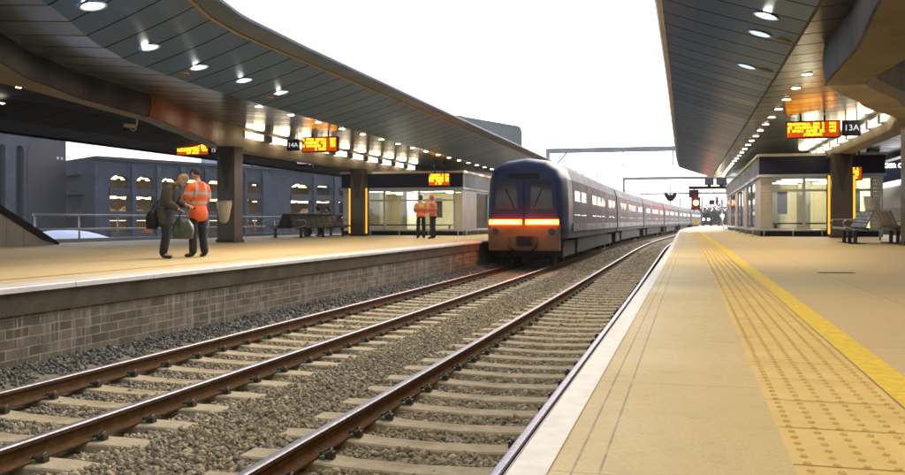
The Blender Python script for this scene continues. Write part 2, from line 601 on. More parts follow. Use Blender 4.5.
def lamp(parent, loc, power, col=(1, .8, .5), size=1.35, blend=.8, rad=.08, kind='SPOT', direction=(0, 0, -1)):
    l = bpy.data.lights.new('lamp', kind)
    l.energy = power
    l.color = col
    l.shadow_soft_size = rad
    if kind == 'SPOT':
        l.spot_size = size
        l.spot_blend = blend
    o = bpy.data.objects.new('lamp', l)
    COL.objects.link(o)
    o.location = loc
    o.rotation_euler = Vector(direction).to_track_quat('-Z', 'Y').to_euler()
    o.parent = parent
    return o


def frange(a, b, s):
    n = max(1, int(round((b - a) / s)))
    return [a + (b - a) * i / n for i in range(n + 1)]


def strip(x0, x1, z, ys, m, name, thick=0.):
    mb = MB()
    if thick:
        mb.loft([[(x0 + c(y), y, z - thick), (x1 + c(y), y, z - thick), (x1 + c(y), y, z), (x0 + c(y), y, z)] for y in ys])
    else:
        for a, b in zip(ys, ys[1:]):
            mb.poly([(x0 + c(a), a, z), (x1 + c(a), a, z), (x1 + c(b), b, z), (x0 + c(b), b, z)])
    return mb.build(name, m)


# ================================================================== SETTING
# ground sheet to the horizon
mb = MB()
mb.poly([(-900, -200, -1.45), (900, -200, -1.45), (900, 1600, -1.45), (-900, 1600, -1.45)])
tag(mb.build('ground', M['earth']), kind='structure')

EDGE_R = -.422
EDGE_L = -6.74
YS = frange(-24, 60, 3) + frange(62, 118, 4)

# near platform surface
R_END = 112
PY = [y for y in YS if y <= R_END]
tag(strip(EDGE_R + .012, .24, 0, PY, M['pave'], 'platform_paving', .25), kind='structure')
tag(strip(.642, 8.3, 0, PY, M['paveback'], 'platform_floor', .25), kind='structure')
tag(strip(EDGE_R + .015, -.318, .004, PY, M['white'], 'white_edge_line'), kind='structure')
tag(strip(.647, .778, .004, PY, M['yellow'], 'yellow_safety_line'), kind='structure')
# tactile slabs with real blisters
mb = MB()
mb.loft([[(.24 + c(y), y, -.25), (.642 + c(y), y, -.25), (.642 + c(y), y, 0.0), (.24 + c(y), y, 0.0)] for y in PY])
pitch = .0668
for r in range(int(46 / pitch)):
    y = 1.2 + r * pitch
    n = 8 if y < 9 else 5
    for q in range(6):
        x = .24 + .034 + q * .0668 + c(y)
        a = [2 * PI * k / n for k in range(n)]
        if y < 14:
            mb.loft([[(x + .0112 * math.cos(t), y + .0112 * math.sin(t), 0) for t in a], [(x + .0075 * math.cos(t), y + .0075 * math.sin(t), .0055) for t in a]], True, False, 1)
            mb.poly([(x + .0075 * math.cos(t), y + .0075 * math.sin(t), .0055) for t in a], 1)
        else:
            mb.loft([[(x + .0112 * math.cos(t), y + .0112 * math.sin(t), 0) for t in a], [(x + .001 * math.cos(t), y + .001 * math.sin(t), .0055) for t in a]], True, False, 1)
# joints between the tactile slabs
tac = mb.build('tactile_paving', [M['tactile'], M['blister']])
tag(tac, kind='structure')
mb = MB()
for y in frange(1.05, 40, .4):
    mb.poly([(.242 + c(y), y, .0012), (.640 + c(y), y, .0012), (.640 + c(y), y + .006, .0012), (.242 + c(y), y + .006, .0012)])
tag(mb.build('tactile_joint', M['yellow_faded']), kind='structure')

p = G(836, 273, 0)
dg_ = empty('drain_cover', (p.x, p.y, 0), .1, 'narrow dark slotted drain cover set in the near platform', 'drain')
mb = MB()
mb.loft([[(-.19, -.05, z), (.19, -.05, z), (.19, .05, z), (-.19, .05, z)] for z in (.001, .006)])
mb.build('frame', M['concrete'], dg_)
mb = MB()
mb.loft([[(-.17, -.034, z), (.17, -.034, z), (.17, .034, z), (-.17, .034, z)] for z in (.0065, .009)])
mb.build('grate', M['column'], dg_)

# near platform face (seen only from the side)
w = empty('platform_wall', (0, 0, 0), 0, 'dark brick face under the near platform edge', 'wall')
mb = MB()
mb.loft([[(EDGE_R + .1 + c(y), y, -1.4), (EDGE_R + .45 + c(y), y, -1.4), (EDGE_R + .45 + c(y), y, -.252), (EDGE_R + .1 + c(y), y, -.252)] for y in PY])
mb.build('brickwork', M['brick'], w)
mb = MB()
mb.loft([[(EDGE_R + c(y), y, -.1), (EDGE_R + .01 + c(y), y, -.25), (EDGE_R + .01 + c(y), y, .0), (EDGE_R + c(y), y, -.01)] for y in PY])
mb.build('coping', M['white'], w)

# far platform
LY = [y for y in YS if y <= 108]
tag(strip(-21.0, EDGE_L - .42, ZL, LY, M['paveback'], 'platform_floor', .25), kind='structure')
tag(strip(-7.72, -7.66, ZL + .004, LY, M['yellow_faded'], 'yellow_safety_line'), kind='structure')
w = empty('platform_wall', (0, 0, 0), 0, 'stained brick platform face with pale overhanging coping beyond the far track', 'wall')
mb = MB()
mb.loft([[(EDGE_L - .14 + c(y), y, -1.45), (EDGE_L - .14 + c(y), y, -.413), (EDGE_L - .5 + c(y), y, -.413), (EDGE_L - .5 + c(y), y, -1.45)] for y in LY])
mb.build('brickwork', M['brick'], w)
mb = MB()
mb.loft([[(EDGE_L - .10 + c(y), y, -.41), (EDGE_L - .05 + c(y), y, -.165), (EDGE_L - .6 + c(y), y, -.165), (EDGE_L - .6 + c(y), y, -.41)] for y in LY])
mb.build('bearer_course', M['concrete'], w)
mb = MB()
for a, b in zip(frange(-5, 105, 1.5), frange(-5, 105, 1.5)[1:]):
    b2 = b - .012
    mb.loft([[(EDGE_L + c(y), y, -.162), (EDGE_L + c(y), y, ZL - .012), (EDGE_L - .012 + c(y), y, ZL), (EDGE_L - .418 + c(y), y, ZL), (EDGE_L - .418 + c(y), y, -.162)] for y in (a, b2)])
mb.build('coping', M['coping'], w)

# ------------------------------------------------------------------ track bed and ballast
RAILZ = -.965
TC = (-1.908, -5.305)
BED = [(-7.1, -.93), (-6.85, -.95), (-6.45, -1.06), (-6.2, -1.165), (-4.4, -1.175), (-4.0, -1.12), (-3.6, -1.095), (-3.2, -1.12), (-2.8, -1.175), (-1.0, -1.175), (-.3, -1.15)]


def bed(x):
    return interp(BED, x)


mb = MB()
bx = [-7.1, -6.9, -6.6, -6.3, -6.1, -5.3, -4.5, -4.1, -3.6, -3.1, -2.7, -1.9, -1.1, -.7, -.34]
by = frange(-24, 120, 3) + frange(125, 420, 10)
for a, b in zip(by, by[1:]):
    for p, q in zip(bx, bx[1:]):
        mb.poly([(p + c(a), a, bed(p) - .02), (q + c(a), a, bed(q) - .02), (q + c(b), b, bed(q) - .02), (p + c(b), b, bed(p) - .02)], 0, True)
tag(mb.build('track_bed', M['ground']), kind='structure')

# ballast stones: one countless mass
ICO = bmesh.new()
bmesh.ops.create_icosphere(ICO, subdivisions=1, radius=1)
ICO.verts.ensure_lookup_table()
iv = np.array([v.co[:] for v in ICO.verts])
itri = np.array([[v.index for v in f.verts] for f in ICO.faces])
ICO.free()
SLP = .645


def scatter(y0, y1, dens, size):
    area = (y1 - y0) * 6.5
    n = int(area * dens)
    x = rng.uniform(-7.05, -.55, n)
    y = rng.uniform(y0, y1, n)
    cc = np.array([c(v) for v in np.linspace(y0, y1, 200)])
    cy = np.interp(y, np.linspace(y0, y1, 200), cc)
    # keep what the camera (or one a step aside) can see
    X = x + cy
    zc = -X * ST + y * CT
    xc = X * CT + y * ST
    keep = (zc > 3.2) & (xc / zc > -.62) & (xc / zc < .62)
    for t in TC:
        d = np.abs(x - t)
        ph = np.mod(y, SLP)
        onsl = (d < 1.27) & (ph < .27) & (rng.random(n) > .025)
        onrail = (np.abs(d - .752) < .10)
        keep &= ~(onsl | onrail)
        # stone shy of the middle of each bay sits lower
    x, y, cy = x[keep], y[keep], cy[keep]
    n = len(x)
    z = np.array([bed(v) for v in x]) + rng.uniform(-.034, .004, n)
    s = size * rng.lognormal(0, .28, n)
    sc3 = np.stack([s, s * rng.uniform(.6, .95, n), s * rng.uniform(.45, .8, n)], 1) * .5
    v = iv[None] * (1 + rng.normal(0, .17, (n, 12, 1))) * sc3[:, None]
    q = rng.normal(0, 1, (n, 4))
    q[:, 1:3] *= .6
    q /= np.linalg.norm(q, axis=1)[:, None]
    a, b, c_, d = q.T
    R = np.stack([np.stack([1 - 2 * (c_**2 + d**2), 2 * (b * c_ - a * d), 2 * (b * d + a * c_)], 1),
                  np.stack([2 * (b * c_ + a * d), 1 - 2 * (b**2 + d**2), 2 * (c_ * d - a * b)], 1),
                  np.stack([2 * (b * d - a * c_), 2 * (c_ * d + a * b), 1 - 2 * (b**2 + c_**2)], 1)], 1)
    v = np.einsum('nij,nkj->nki', R, v)
    v += np.stack([x + cy, y, z], 1)[:, None]
    return v.reshape(-1, 3), (itri[None] + (np.arange(n) * 12)[:, None, None]).reshape(-1, 3)


V, T, off = [], [], 0
for a in ((3.0, 12, 900, .045), (12, 26, 480, .055), (26, 48, 170, .08), (48, 75, 60, .11)):
    v, t = scatter(*a)
    V.append(v)
    T.append(t + off)
    off += len(v)
V = np.concatenate(V).astype(np.float32)
T = np.concatenate(T).astype(np.int32)
me = bpy.data.meshes.new('ballast')
me.vertices.add(len(V))
me.vertices.foreach_set('co', V.ravel())
me.loops.add(T.size)
me.loops.foreach_set('vertex_index', T.ravel())
me.polygons.add(len(T))
me.polygons.foreach_set('loop_start', np.arange(0, T.size, 3, dtype=np.int32))
me.polygons.foreach_set('loop_total', np.full(len(T), 3, dtype=np.int32))
me.update(calc_edges=True)
me.polygons.foreach_set('use_smooth', np.zeros(len(T), dtype=bool))
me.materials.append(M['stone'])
o = bpy.data.objects.new('ballast', me)
COL.objects.link(o)
tag(o, 'loose grey brown ballast stones between the two platforms', 'ballast', None, 'stuff')

# ------------------------------------------------------------------ tracks
RAIL_PROF = [(-.07, -.158), (.07, -.158), (.07, -.148), (.02, -.130), (.010, -.115), (.010, -.05), (.036, -.038), (.036, -.010), (.026, -.0015), (.012, 0), (-.012, 0), (-.026, -.0015), (-.036, -.010), (-.036, -.038), (-.010, -.05), (-.010, -.115), (-.02, -.130), (-.07, -.148)]
RAIL_MATS = [0] * 18
for k in (7, 8, 9, 10, 11):
    RAIL_MATS[k] = 1
RAIL_MATS[8] = RAIL_MATS[9] = RAIL_MATS[10] = 1


def sleeper_mesh():
    m = MB()
    zt = -.163
    prof = [(-1.29, .13, 0), (-1.05, .13, 0), (-.75, .13, 0), (-.45, .125, -.025), (0, .12, -.035), (.45, .125, -.025), (.75, .13, 0), (1.05, .13, 0), (1.29, .13, -.01)]
    secs = []
    for x, hw, dz in prof:
        secs.append([(x, -hw - .012, zt + dz - .18), (x, hw + .012, zt + dz - .18), (x, hw + .006, zt + dz - .012), (x, hw - .01, zt + dz), (x, -hw + .01, zt + dz), (x, -hw - .006, zt + dz - .012)])
    m.loft(secs)
    return m.mesh('sleeper', M['sleeper'])


def clip_mesh():
    m = MB()
    z = -.163
    m.box((.060, -.055, z), (.100, .055, z + .020), 1)
    pts = [(.105, -.06, z + .03), (.135, -.02, z + .052), (.12, .03, z + .058), (.085, .055, z + .046), (.058, .02, z + .036), (.06, -.03, z + .034)]
    m.tube(pts, .010, 6, 0)
    m.box((.095, -.03, z - .005), (.155, .03, z + .045), 0)
    return m.mesh('rail_clip', [M['clip'], M['green']])


SL, CL = sleeper_mesh(), clip_mesh()
for t, lab in zip(TC, ('nearer railway track of rusty rails on concrete sleepers beside the near platform', 'farther railway track, the one carrying the train, beside the brick platform wall')):
    tr = empty('railway_track', (t, 0, RAILZ), 0, lab, 'track')
    ry = frange(-4, 60, 2) + frange(63, 300, 6)
    for s in (-1, 1):
        mb = MB()
        mb.loft([[(s * .752 + x + c(y), y, z) for x, z in RAIL_PROF] for y in ry], True, True, 0, False, RAIL_MATS)
        mb.build('rail', [M['rust'], M['railtop']], tr)
    first = 5 if t > -3 else 7
    for k in range(100):
        y = (first + k) * SLP + .125
        o = bpy.data.objects.new('sleeper', SL)
        COL.objects.link(o)
        o.parent = tr
        o.location = (c(y) + rng.normal(0, .012), y + rng.normal(0, .008), rng.normal(0, .003))
        o.rotation_euler = (0, 0, rng.normal(0, .006))
        if k < 34:
            for s in (-1, 1):
                for e in (0, 1):
                    q = bpy.data.objects.new('rail_clip', CL)
                    COL.objects.link(q)
                    q.parent = o
                    q.location = (s * .752, 0, 0)
                    q.rotation_euler = (0, 0, PI * e)
    mb = MB()
    for k in range(100, 420):
        y = (first + k) * SLP + .125
        mb.box((c(y) - 1.28, y - .13, -.30), (c(y) + 1.28, y + .13, -.165))
    tag(mb.build('sleeper_run', M['sleeper'], tr), kind='stuff')

# ================================================================== CANOPIES
# --- far (left) canopy
FOLD = kx([(-25, -8.3), (5, -8.0), (9, -7.95), (12.1, -9.25), (13.2, -9.6), (16, -9.88), (19, -10.), (70, -10.)])
CY = frange(-22, 5, 1.5)[:-1] + frange(5, 17, .4)[:-1] + frange(17, 26, .75) + frange(27, 60, 1.5)
EDGEC = kx([(-25, -6.2), (8, -6.3), (9.5, -6.5), (11.7, -7.05), (13.2, -7.32), (16, -7.40), (25, -7.46), (70, -7.5)])
TANC = kx([(-25, -6.6), (8, -6.65), (9.5, -6.85), (11.5, -7.40), (12.7, -7.74), (14, -7.92), (70, -7.94)])
et = lambda y: interp(EDGEC, y)
tx_ = lambda y: interp(TANC, y)
INS = lambda x: 3.30 + (-10 - x) * .09 if x < -10 else 3.30      # inner soffit height
can = empty('platform_canopy', (0, 0, 0), 0, 'long gull wing canopy over the far platform with metal soffit and grey rounded edge', 'canopy')
mb = MB()
mb2 = MB()
for a, b in zip(CY, CY[1:]):
    for y0, y1 in ((a, b),):
        xf0, xf1 = interp(FOLD, y0), interp(FOLD, y1)
        for k in range(4):
            u0, u1 = k / 4, (k + 1) / 4

            def P(u, y, xf):
                x = tx_(y) + (xf - tx_(y)) * u
                z = 3.86 + (3.30 - 3.86) * (u ** .9)
                return (x + c(y), y, z)
            mb.poly([P(u0, y0, xf0), P(u0, y1, xf1), P(u1, y1, xf1), P(u1, y0, xf0)], 0, True)
        for k in range(5):
            u0, u1 = k / 5, (k + 1) / 5

            def Q(u, y, xf):
                x = xf + (-15.06 - xf) * u
                return (x + c(y), y, 3.30 + .46 * u)
            mb2.poly([Q(u0, y0, xf0), Q(u0, y1, xf1), Q(u1, y1, xf1), Q(u1, y0, xf0)], 0, True)
mb.build('wing_soffit', M['wing'], can)
mb2.build('inner_soffit', M['inner'], can)
mb = MB()
mb.loft([[(tx_(y) - .05 + c(y), y, 3.862), (tx_(y) + .0 + c(y), y, 3.835), (tx_(y) + .05 + c(y), y, 3.85), (tx_(y) + .045 + c(y), y, 3.94), (tx_(y) - .05 + c(y), y, 3.94)] for y in CY])
mb.build('edge_trim', M['tan'], can)
mb = MB()
mb.loft([[(tx_(y) + .05 + c(y), y, 3.868), (et(y) - .08 + c(y), y, 3.885), (et(y) - .01 + c(y), y, 3.91), (et(y) + c(y), y, 3.95), (et(y) - .05 + c(y), y, 3.99), (tx_(y) + .05 + c(y), y, 4.01)] for y in CY], True, True, 0, False)
mb.build('fascia', M['fascia'], can)
mb = MB()
mb.loft([[(tx_(y) + .04 + c(y), y, 3.96), (tx_(y) + .04 + c(y), y, 4.02), (-13 + c(y), y, 4.5), (-19.4 + c(y), y, 3.9), (-19.4 + c(y), y, 3.80), (-13 + c(y), y, 4.3)] for y in CY])
mb.build('roof_sheet', M['roof'], can)
# dark soffit towards the back of the platform
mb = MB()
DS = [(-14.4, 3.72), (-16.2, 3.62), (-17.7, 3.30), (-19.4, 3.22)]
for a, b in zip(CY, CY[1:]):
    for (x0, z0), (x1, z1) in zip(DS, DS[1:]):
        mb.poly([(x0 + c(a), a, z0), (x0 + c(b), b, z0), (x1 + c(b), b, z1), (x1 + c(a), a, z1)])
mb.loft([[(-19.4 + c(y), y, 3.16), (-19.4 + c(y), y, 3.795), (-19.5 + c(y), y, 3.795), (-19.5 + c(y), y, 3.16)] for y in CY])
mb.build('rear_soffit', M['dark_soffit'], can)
# curved beam
BO = kx([(-25, -9.4), (4, -8.5), (8, -9.0), (10.5, -10.1), (12.75, -11.15), (14.8, -11.8), (16.4, -12.1), (17.9, -12.35), (20.5, -13.2), (23, -14.05), (25.3, -14.9), (28, -15.1), (60, -15.1)])
BW = [(2, 1.9), (8, 1.6), (10.5, 1.05), (12.2, .75), (14.5, .42), (17, .45), (24, .5), (60, .5)]


def beam_sec(y):
    xo = interp(BO, y)
    wd = interp(BW, y)
    zt = 3.30 + .46 * max(0, (interp(FOLD, y) - xo)) / max(.3, (interp(FOLD, y) + 15.06)) + .015
    zb = 2.95
    arc = [(xo + .035 * math.sin(PI * q / 6) - .02 * q / 6 + c(y), y, zt + (zb + .02 - zt) * q / 6) for q in range(7)]
    return arc + [(xo - .05 + c(y), y, zb), (xo - wd + c(y), y, zb), (xo - wd - .1 + c(y), y, zb + .1), (xo - wd - .1 + c(y), y, zt)]


def beam(y0, y1, mo):
    m = MB()
    m.loft([beam_sec(y) for y in frange(y0, y1, .25)], True, True, 0, False, [0, 0, 0, 0, 0, 0, 0, 1, 1, 0, 0])
    return m.build('curved_beam', mo, can)


mb = MB()
mb.loft([[(interp(BO, y) + .012 + c(y), y, beam_sec(y)[0][2] - .045), (interp(BO, y) + .034 + c(y), y, beam_sec(y)[0][2] - .045), (interp(BO, y) + .034 + c(y), y, beam_sec(y)[0][2] - .012), (interp(BO, y) + .012 + c(y), y, beam_sec(y)[0][2] - .012)] for y in frange(-22, 24.3, .25)])
mb.build('shadow_gap', M['black'], can)  # black strip stands in for the shade above the beam
beam(-22, 17.55, [M['beam'], M['beam_under_dark']])
beam(17.6, 24.4, [M['orange_reflection'], M['fascia']])
beam(24.42, 60, [M['beam_under'], M['beam_under']])

# --- near (right) canopy
canR = empty('platform_canopy', (0, 0, 0), 0, 'canopy over the near platform with a dark fold line and curved concourse beam', 'canopy')
RY = frange(-22, 57, 1.0)
RX0, RXF = -.386, 1.564
mb, mb2 = MB(), MB()
for a, b in zip(RY, RY[1:]):
    def P(u, y):
        return (RX0 + (RXF - RX0) * u + c(y), y, 3.93 + (3.28 - 3.93) * (u ** .92))

    def Q(u, y):
        return (RXF + (5.5 - RXF) * u + c(y), y, 3.28 + .28 * u)
    for k in range(4):
        mb.poly([P(k / 4, a), P(k / 4, b), P((k + 1) / 4, b), P((k + 1) / 4, a)], 0, True)
        mb2.poly([Q(k / 4, a), Q(k / 4, b), Q((k + 1) / 4, b), Q((k + 1) / 4, a)], 0, True)
mb.build('wing_soffit', M['wing'], canR)
mb2.build('inner_soffit', M['inner'], canR)
mb = MB()
mb.loft([[(RXF - .022 + c(y), y, 3.278), (RXF + .022 + c(y), y, 3.270), (RXF + .022 + c(y), y, 3.33), (RXF - .022 + c(y), y, 3.33)] for y in RY])
mb.build('fold_gutter', M['black'], canR)
mb = MB()
mb.loft([[(RX0 - .01 + c(y), y, 3.94), (-.483 + c(y), y, 3.96), (-.521 + c(y), y, 4.02), (-.512 + c(y), y, 4.10), (RX0 - .01 + c(y), y, 4.12)] for y in RY])
mb.build('fascia', M['lilac_panel'], canR)
mb = MB()
mb.loft([[(RX0 + c(y), y, 4.0), (RX0 + c(y), y, 4.11), (5 + c(y), y, 4.4), (8.7 + c(y), y, 4.1), (8.7 + c(y), y, 4.0), (5 + c(y), y, 4.2)] for y in RY])
mb.build('roof_sheet', M['roof'], canR)
mb = MB()
DSR = [(5.3, 3.54), (8.3, 3.40), (8.32, 3.2), (8.7, 3.2), (8.7, 4.02)]
for a, b in zip(RY, RY[1:]):
    for (x0, z0), (x1, z1) in zip(DSR, DSR[1:]):
        mb.poly([(x0 + c(a), a, z0), (x0 + c(b), b, z0), (x1 + c(b), b, z1), (x1 + c(a), a, z1)])
mb.build('rear_soffit', M['inner'], canR)
mb = MB()   # closed end of the canopy
y = 57.02
mb.loft([[(RX0 + c(57), q, 3.94), (RXF + c(57), q, 3.285), (5.5 + c(57), q, 3.56), (8.6 + c(57), q, 4.0), (5 + c(57), q, 4.2), (RX0 + c(57), q, 4.0)] for q in (56.98, 57.06)])
mb.build('end_panel', M['fascia'], canR)
RBO = kx([(1, 1.15), (6, 1.5), (9.1, 1.80), (11.7, 2.03), (13.5, 2.06), (14.6, 2.08), (15.2, 2.3), (17.3, 3.1), (22, 4.75), (25, 5.2), (60, 5.2)])
RBI = kx([(1, 3.5), (9, 3.0), (12.6, 2.79), (14.5, 2.66), (17.3, 3.8), (22, 5.25), (25, 5.7), (60, 5.7)])
RBZ = [(1, 2.66), (16.5, 2.68), (23, 2.9), (60, 2.93)]


def rb(y):
    xo, xi = interp(RBO, y), interp(RBI, y)
    zt = 3.28 + .28 * (xo - RXF) / 3.94 + .012
    zb = interp(RBZ, y)
    arc = [(xo - .03 * math.sin(PI * q / 6) + c(y), y, zt + (zb + .02 - zt) * q / 6) for q in range(7)]
    return arc + [(xo + .03 + c(y), y, zb), (xi + c(y), y, zb), (xi + .12 + c(y), y, zb + .12), (xi + .12 + c(y), y, zt)]


for y0, y1, mo in ((-22, 14.68, [M['beam'], M['beam_under_dark']]), (14.7, 57, [M['beam_under'], M['beam_under']])):
    mb = MB()
    mb.loft([rb(y) for y in frange(y0, y1, .25)], True, True, 0, False, [0, 0, 0, 0, 0, 0, 0, 1, 1, 0, 0])
    mb.build('curved_beam', mo, canR)


# ------------------------------------------------------------------ downlights
def wing_z(x, y):
    xf = interp(FOLD, y)
    u = max(0, min(1, (x - c(y) - tx_(y)) / (xf - tx_(y))))
    return 3.86 - .56 * (u ** .9)


def wing_zr(x, y):
    u = max(0, min(1, (x - c(y) - RX0) / (RXF - RX0)))
    return 3.93 - .65 * (u ** .92)


ORD = 'first second third fourth fifth sixth seventh eighth ninth tenth eleventh twelfth thirteenth fourteenth fifteenth sixteenth seventeenth eighteenth nineteenth twentieth'.split() + ['twenty ' + q for q in ('first', 'second', 'third', 'fourth', 'fifth', 'sixth', 'seventh', 'eighth')]


def big_downlight(x, y, z, tilt, label, group, power, bright):
    t = empty('downlight', (x, y, z), 0, label, 'downlight', group)
    t.rotation_euler = (0, tilt, 0)
    mb = MB()
    n = 24
    a = [2 * PI * q / n for q in range(n)]
    mb.loft([[(r * math.cos(q), r * math.sin(q), zz) for q in a] for r, zz in ((.155, .01), (.18, -.012), (.165, -.016), (.15, -.004), (.15, .01))], True, False, 0, True)
    mb.build('trim_ring', M['steel'], t)
    mb = MB()
    mb.disc(0, 0, -.004, .15, .006, n)
    mb.build('diffuser', M['e_disc'], t)
    if bright:
        mb = MB()
        mb.disc(0, -.085, -.011, .055, .03, 14)
        mb.build('bulb', M['e_down'], t)
    lamp(t, (0, 0, -.06), power, (1., .76, .42), 2.5, .9, .12)
    return t


# positions read off the photo as rays onto the wing soffit
def hit_l(px, py):
    for k in range(400):
        zc = 8 + k * .06
        p = U(px, py, zc)
        if p.z >= wing_z(p.x, p.y):
            return p
    return p


def hit_r(px, py):
    for k in range(600):
        zc = 7 + k * .05
        p = U(px, py, zc)
        if p.z >= wing_zr(p.x, p.y):
            return p
    return p


PL = 70.
for k, (px, py, br) in enumerate(((93, 3, 1), (149, 46, 1), (199, 67, 1), (244, 80, 1), (281, 92, 1))):
    p = hit_l(px, py)
    big_downlight(p.x, p.y, wing_z(p.x, p.y) - (.03 if k == 0 else .003), -.21, 'large round downlight of the far canopy wing, ' + ORD[k] + ' from the near end', 'large downlights of the far canopy', PL, br)
for k, (px, py, br) in enumerate(((766, 15, 1), (760, 33, 0), (747, 66, 0))):
    p = hit_r(px, py)
    big_downlight(p.x, p.y, wing_zr(p.x, p.y) - .003, .31, ('large glaring round downlight of the near canopy wing, with a bright bulb', 'large plain round downlight of the near canopy, next to the glaring one', 'large round downlight of the near canopy, set apart from the other two')[k], 'large downlights of the near canopy', PL, br)
# two more of the row behind and above the camera, which light the near platform and track
for y, q in ((2.2, 'directly above the camera'), (6.0, 'just above the top of the view')):
    big_downlight(1.05, y, wing_zr(1.05, y) - .003, .31, 'large round downlight of the near canopy wing, ' + q, 'large downlights of the near canopy', PL * 1.3, 1)


def small_downlight(x, y, z, label, group, power=0):
    t = empty('downlight', (x, y, z), 0, label, 'downlight', group)
    n = 14
    a = [2 * PI * q / n for q in range(n)]
    mb = MB()
    mb.loft([[(r * math.cos(q), r * math.sin(q), zz) for q in a] for r, zz in ((.085, .01), (.105, -.01), (.095, -.014), (.08, -.004), (.08, .01))], True, False, 0, True)
    mb.build('trim_ring', M['steel'], t)
    mb = MB()
    mb.disc(0, 0, -.004, .08, .012, n)
    mb.build('bulb', M['e_small'], t)
    if power:
        lamp(t, (0, 0, -.08), power, (1., .74, .38), 2.5, .9, .1)
    return t


y = 19.0
k = 0
while y < 58:
    small_downlight(-9.87 + c(y), y, 3.30 + .46 * .215 / 5.4 - .004, 'small warm downlight of the far canopy fold, ' + ORD[k] + ' from the near end', 'small downlights of the far canopy', 70 if k % 2 == 0 else 0)
    y += 1.75
    k += 1
y, k = 17.5, 0
while y < 56.5:
    small_downlight(2.124 + c(y), y, 3.28 + .28 * .56 / 3.94 - .004, 'small warm downlight of the near canopy, ' + ORD[k] + ' from the near end', 'small downlights of the near canopy', 70 if k % 2 == 0 else 0)
    y += 1.75
    k += 1
for px, py, lab in ((20, 87, 'small star bright downlight under the curved beam at the back of the far platform'), (1, 103, 'small downlight at the very back corner of the far canopy, lower than its neighbour')):
    x = -14.2 if px > 5 else -16.3
    zc, y = UX(px, x)
    z = H + (HOR - py) / F * zc
    small_downlight(x, y, z, lab, None, 25)
    # drop stem so that the lamp hangs from the soffit
for px, py, q in ((258, 157, 'nearest the first column'), (279, 160, 'before the station name sign'), (315, 163, 'just past the station name sign')):
    zc = 40.
    p = U(px, py, zc)
    t = small_downlight(p.x, p.y, 3.5, 'small warm downlight behind the far lamp beam, ' + q, 'rear downlights of the far canopy')
    t.location.z = p.z
for px, py, q in ((878, 159, 'nearest the waiting room'), (889, 155, 'the middle one of three'), (901, 154, 'nearest the edge column')):
    p = U(px, py, 40.)
    small_downlight(p.x, p.y, p.z, 'small warm downlight high beyond the near benches, ' + q, 'rear downlights of the near canopy', 20)

nb_ = empty('platform_canopy', (0, 0, 0), 0, 'flat dark canopy of the next platform beyond the near benches', 'canopy')
mb = MB()
mb.loft([[(13.8, y, 3.35), (26, y, 3.5), (26, y, 3.9), (13.8, y, 3.75)] for y in (-22, 20, 62)])
mb.build('roof_slab', M['inner'], nb_)
for yq in (2, 20, 38, 56):
    mb = MB()
    mb.box((18, yq - .25, -1.4), (18.5, yq + .25, 3.42))
    mb.build('column', M['column'], nb_)
for yq in (-4., -12.):  # unseen lamps added behind the camera for more warm light
    big_downlight(1.05, yq, wing_zr(1.05, yq) - .003, .31, 'added large round downlight of the near canopy wing, behind the camera', 'added downlights behind the camera', PL, 0)
    big_downlight(-9.4, yq, 3.30, 0, 'added large round downlight of the far canopy, behind the camera', 'added downlights behind the camera', PL, 0)

for q, yq in (('nearest', 11.), ('second', 8.), ('third', 5.), ('fourth', 2.)):  # unseen fittings added to brighten the back of the near platform
    big_downlight(4.7, yq, 3.28 + .28 * (4.7 - RXF) / 3.94 - .004, 0, 'added round downlight above the view over the near benches, ' + q + ' to the curved beam end', 'added downlights over the near platform back', 55, 0)


def speaker(p, z, tilt, label):
    t = empty('ceiling_speaker', (p.x, p.y, z - .002), 0, label, 'speaker')
    t.rotation_euler = (0, tilt, 0)
    mb = MB()
    mb.disc(0, 0, .004, .125, .016, 20)
    mb.build('rim', M['tan'], t)
    mb = MB()
    mb.disc(0, 0, -.0125, .105, .004, 20)
    mb.build('grille', M['beam_under_dark'], t)


for px, py, lab in ((183, 74, 'flush tan ceiling speaker beside the third large downlight of the far canopy'), (268, 98, 'flush tan ceiling speaker beside the last large downlight of the far canopy')):
    p = hit_l(px, py)
    speaker(p, wing_z(p.x, p.y), -.21, lab)
for px, py, lab in ((784, 40, 'flush tan ceiling speaker beside the paired near downlights'), (766, 70, 'flush tan ceiling speaker beside the single near downlight set apart')):
    p = hit_r(px, py)
    speaker(p, wing_zr(p.x, p.y), .31, lab)
nb2_ = empty('ceiling_sensor', (1.78, 10.6, 3.285), 0, 'small black box sensor on the near soffit between the fold line and the curved beam', 'sensor')
mb = MB()
mb.box((-.05, -.05, -.06), (.05, .05, .005))
mb.build('housing', M['black'], nb2_, .008)
mb = MB()
mb.disc(0, 0, -.055, .03, .02, 12)
mb.build('lens', M['darkglass'], nb2_)

# ------------------------------------------------------------------ lamp strips on the beams


def strip_lamp(x, y, z, ln, side, label, group, power, tr_=.042):
    t = empty('strip_light', (x + c(y), y, z), 0, label, 'strip light', group)
    mb = MB()
    mb.box((-.05, -ln / 2, -.15), (-.02, ln / 2, .12)) if side > 0 else mb.box((.02, -ln / 2, -.15), (.05, ln / 2, .12))
    for e in (-1, 1):
        mb.box((-.03, e * ln / 2 - .02, -.13), (.08 if side > 0 else -.08, e * ln / 2 + .02, .11)) if side > 0 else mb.box((-.08, e * ln / 2 - .02, -.13), (.03, e * ln / 2 + .02, .11))
    mb.build('housing', M['steel'], t)
    for dz in (-.06, .05):
        mb = MB()
        mb.tube([(side * .035, -ln / 2 + .025, dz), (side * .035, ln / 2 - .025, dz)], tr_, 8)
        mb.build('tube_lamp', M['e_up'], t)
    if power:
        lamp(t, (side * .22, 0, .02), power, (1., .80, .5), 0, 0, .2, 'POINT')


